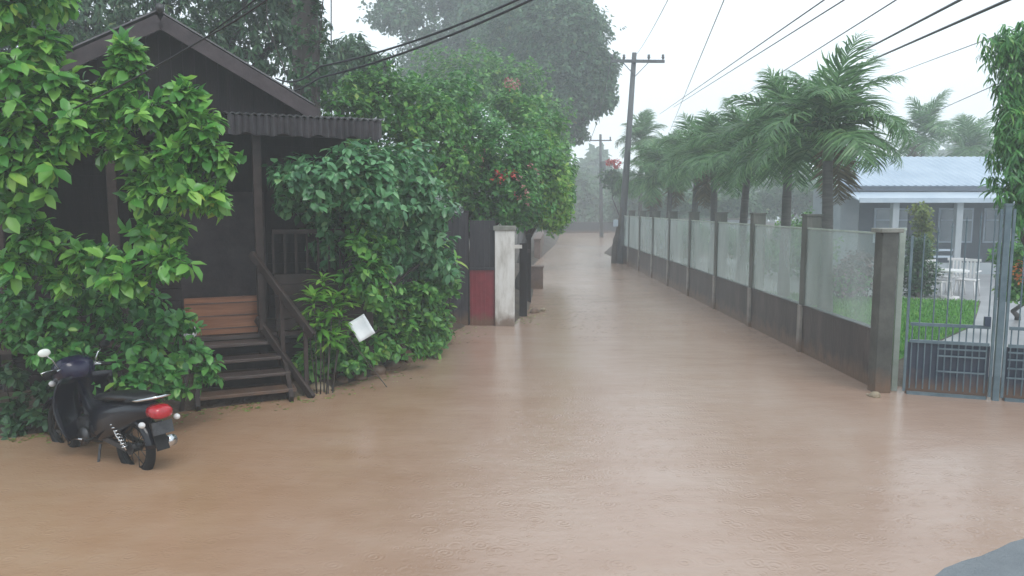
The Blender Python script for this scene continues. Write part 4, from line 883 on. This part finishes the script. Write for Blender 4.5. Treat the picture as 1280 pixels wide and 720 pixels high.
plant('flame_tree', 'small hazy tree topped with red flowers behind the utility pole', 'tree', (*gp(768, 300, .1), .1), [E(765, 222, 45, 13, 12), E(775, 232, 45, 12, 12)], 320, 6, .22, 'leaf_far', T_SMALL, .1, seed=78, rmin=.3,
      extra=[('flower', 'flower_red', [E(761, 203, 44.5, 5, 4), E(771, 204, 44.5, 7, 5)], 50, 5, .14)])

# ------------------------------------------------------------------ utility poles and wires
pb0 = gp(775, 329); PY = pb0[1]
up = thing('utility_pole', 'tall grey utility pole with crossarm at the far end of the fence', 'utility pole', (pb0[0], PY, 0), 0, 'utility poles along the lane')
tp_ = Vector(at(793, 66, PY))-Vector((pb0[0], PY, 0)); ca = Vector(at(794, 77, PY))-Vector((pb0[0], PY, 0))
MB().tube([(-.02, 0, -.3), (0, 0, .3), tuple(tp_*.5), tuple(tp_)], [.20, .18, .135, .10], 12).build('shaft', M['pole'], up, True)
MB().beam((ca.x-1.05, -.14, ca.z), (ca.x+1.22, -.14, ca.z-.02), .1, .12).build('crossarm', M['pole'], up)
for dx in (-1.0, -.5, .55, 1.15):
    MB().tube([(ca.x+dx, -.14, ca.z+.06), (ca.x+dx, -.14, ca.z+.14), (ca.x+dx, -.14, ca.z+.19), (ca.x+dx, -.14, ca.z+.26)], [.03, .07, .05, .06], 10).build('insulator', M['pole'], up, True)
for sg in (-1, 1): MB().beam((ca.x+sg*.6, -.12, ca.z), (ca.x+.0, -.12, ca.z-.62), .03, .03).build('brace', M['pole'], up)
MB().tube([(-.28, -.1, -.1), (-.26, -.06, .7), (-.05, -.05, 1.7), (0.08, -.05, 2.6)], [.13, .12, .10, .07], 10).build('stub_pole', M['bark'], up, True)
MB().box((-.24, -.18, 1.75), (.2, .14, .3)).build('meter_box', M['house_trim'], up, bevel=.02)
f0 = gp(752, 293.5); FY = 62.0
fp = thing('utility_pole', 'thin distant utility pole at the far bend of the lane', 'utility pole', (*at(752, 292, FY)[:2], 0), 0, 'utility poles along the lane')
MB().tube([(0, 0, -.2), (-.1, 0, 4), (-.2, 0, 8.4)], [.17, .14, .10], 10).build('shaft', M['pole'], fp, True)
MB().beam((-1.1, -.1, 7.9), (.7, -.1, 7.9), .09, .1).build('crossarm', M['pole'], fp)
for dx, z in ((-1.0, 8.0), (.6, 8.0)): MB().tube([(dx, -.1, z-.05), (dx, -.1, z+.2)], .06, 8).build('insulator', M['pole'], fp)
MB().tube([(.0, -.25, 5.4), (.0, -.25, 6.2)], .25, 12).build('transformer', M['pole'], fp)
# wires
def wire(label, pts, r, m, sag=0, group='power lines overhead'):
    P3 = []
    for a, b in zip(pts, pts[1:]):
        a = Vector(a); b = Vector(b); n_ = 22
        for i in range(n_+(b == Vector(pts[-1]))):
            f = i/n_; p = a.lerp(b, f); p.z -= sag*4*f*(1-f); P3.append(tuple(p))
    o = MB().tube(P3, r, 6).build('power_line', m, None, True); return tag(o, label, 'power line', group)
def PW(px, py, D_): return at(px, py, D_)
wire('upper of the two thick black cables crossing above the hedge trees', [PW(730, -40, 8.0), PW(400, 83, 11), PW(345, 98, 12.0)], .014, M['wire'], .12)
wire('lower of the two thick black cables crossing above the hedge trees', [PW(760, -48, 8.0), PW(400, 97, 11), PW(300, 122, 12.0)], .015, M['wire'], .12)
wire('short black cable dropping in front of the house gable', [PW(400, -50, 6.0), PW(255, 48, 6.6), PW(60, 150, 7.0), PW(-80, 210, 7.2)], .0085, M['wire'], .03)
wire('second black cable just above the one in front of the gable', [PW(385, -50, 6.0), PW(262, 42, 6.6)], .007, M['wire'], .0)
far_ = [ca.x+pb0[0], PY-.14, ca.z+.24]
wl = [((1260, 0, 9), (1060, 88, 22), .020, 'thickest dark cable on the right, lower of the close pair above the tallest palm'), ((1200, 0, 9), (1055, 76, 21), .018, 'dark cable on the right, upper of the close pair above the tallest palm'),
      ((1120, 0, 10), (960, 101, 24), .010, 'thin cable running down behind the second palm'), ((1055, 0, 10), (880, 110, 26), .010, 'thin cable, lower of the two running toward the middle palms'),
      ((1030, 0, 10), (860, 118, 27), .010, 'thin cable, upper of the two running toward the middle palms'), ((905, 0, 14), (852, 128, 30), .010, 'steep thin cable dropping toward the farther palms'),
      ((1285, 30, 10), (1130, 88, 22), .008, 'faint cable crossing right of the tallest palm'), ((1285, 88, 11), (1150, 148, 24), .008, 'faint lowest cable at the right edge of the sky')]
for a, b, r, lab in wl:
    A_ = Vector(PW(*a)); B_ = Vector(PW(*b)); d = B_-A_
    wire(lab, [tuple(A_-d*.5), tuple(A_), tuple(B_), tuple(B_+d*.9)], r, M['wire_grey'] if r < .015 else M['wire'], 0)
wire('thin cable from the utility pole crossarm rising to the upper left', [PW(850, -30, 12), tuple(far_)], .008, M['wire_grey'], .1)
wire('upright service cable in the sky gap right of the thick trunk', [PW(414, -60, 16), PW(414, 60, 16.2)], .012, M['wire'], 0)
wire('faint cable between the two utility poles', [(ca.x+pb0[0]-1.0, PY-.14, ca.z+.24), (fp.location.x-1.0, FY-.1, 8.1)], .02, M['wire_grey'], .5)

# ------------------------------------------------------------------ rain haze
hz = MB().box((0, 53, 9.9), (184, 160, 22.4)).build('haze', bpy.data.materials.new('haze')); hz['kind'] = 'stuff'
hm = hz.data.materials[0]; hm.use_nodes = True; nt = hm.node_tree; nt.nodes.remove(nt.nodes['Principled BSDF'])
pv = nt.nodes.new('ShaderNodeVolumePrincipled'); pv.inputs['Color'].default_value = (.935, .97, 1, 1); pv.inputs['Density'].default_value = .0056; pv.inputs['Anisotropy'].default_value = .1
nt.links.new(pv.outputs[0], nt.nodes['Material Output'].inputs['Volume'])

# ------------------------------------------------------------------ light
w = bpy.data.worlds.new('World'); sc.world = w; w.use_nodes = True; nt = w.node_tree; bg = nt.nodes['Background']
sky = nt.nodes.new('ShaderNodeTexSky'); sky.sky_type = 'NISHITA'; sky.sun_disc = False; sky.sun_elevation = math.radians(58); sky.sun_rotation = math.radians(150); sky.dust_density = 4
mx = nt.nodes.new('ShaderNodeMix'); mx.data_type = 'RGBA'; mx.inputs[0].default_value = .86
tc = nt.nodes.new('ShaderNodeTexCoord'); nz = nt.nodes.new('ShaderNodeTexNoise'); nz.inputs['Scale'].default_value = 1.4; nz.inputs['Detail'].default_value = 4
nt.links.new(tc.outputs['Generated'], nz.inputs['Vector'])
cl = ramp(nt, [(.3, (6.6, 7.8, 8.6)), (.7, (8.8, 9.6, 10.1))], nz.outputs['Fac'])
nt.links.new(sky.outputs[0], mx.inputs[6]); nt.links.new(cl, mx.inputs[7]); nt.links.new(mx.outputs[2], bg.inputs[0]); bg.inputs[1].default_value = .10
sl_ = bpy.data.lights.new('sun', 'SUN'); so_ = bpy.data.objects.new('sun', sl_); COL.objects.link(so_)
sl_.energy = .7; sl_.angle = math.radians(25); sl_.color = (1, .97, .93)
az, el = math.radians(150), math.radians(58)
dv = Vector((math.sin(az)*math.cos(el), math.cos(az)*math.cos(el), math.sin(el)))
so_.rotation_euler = dv.to_track_quat('Z', 'Y').to_euler()
sc.view_settings.view_transform = 'Standard'; sc.view_settings.look = 'None'; sc.view_settings.exposure = .78; sc.view_settings.gamma = 1
sc.cycles.volume_bounces = 3; sc.cycles.max_bounces = 8; sc.cycles.transparent_max_bounces = 12
sc.cycles.use_denoising = True
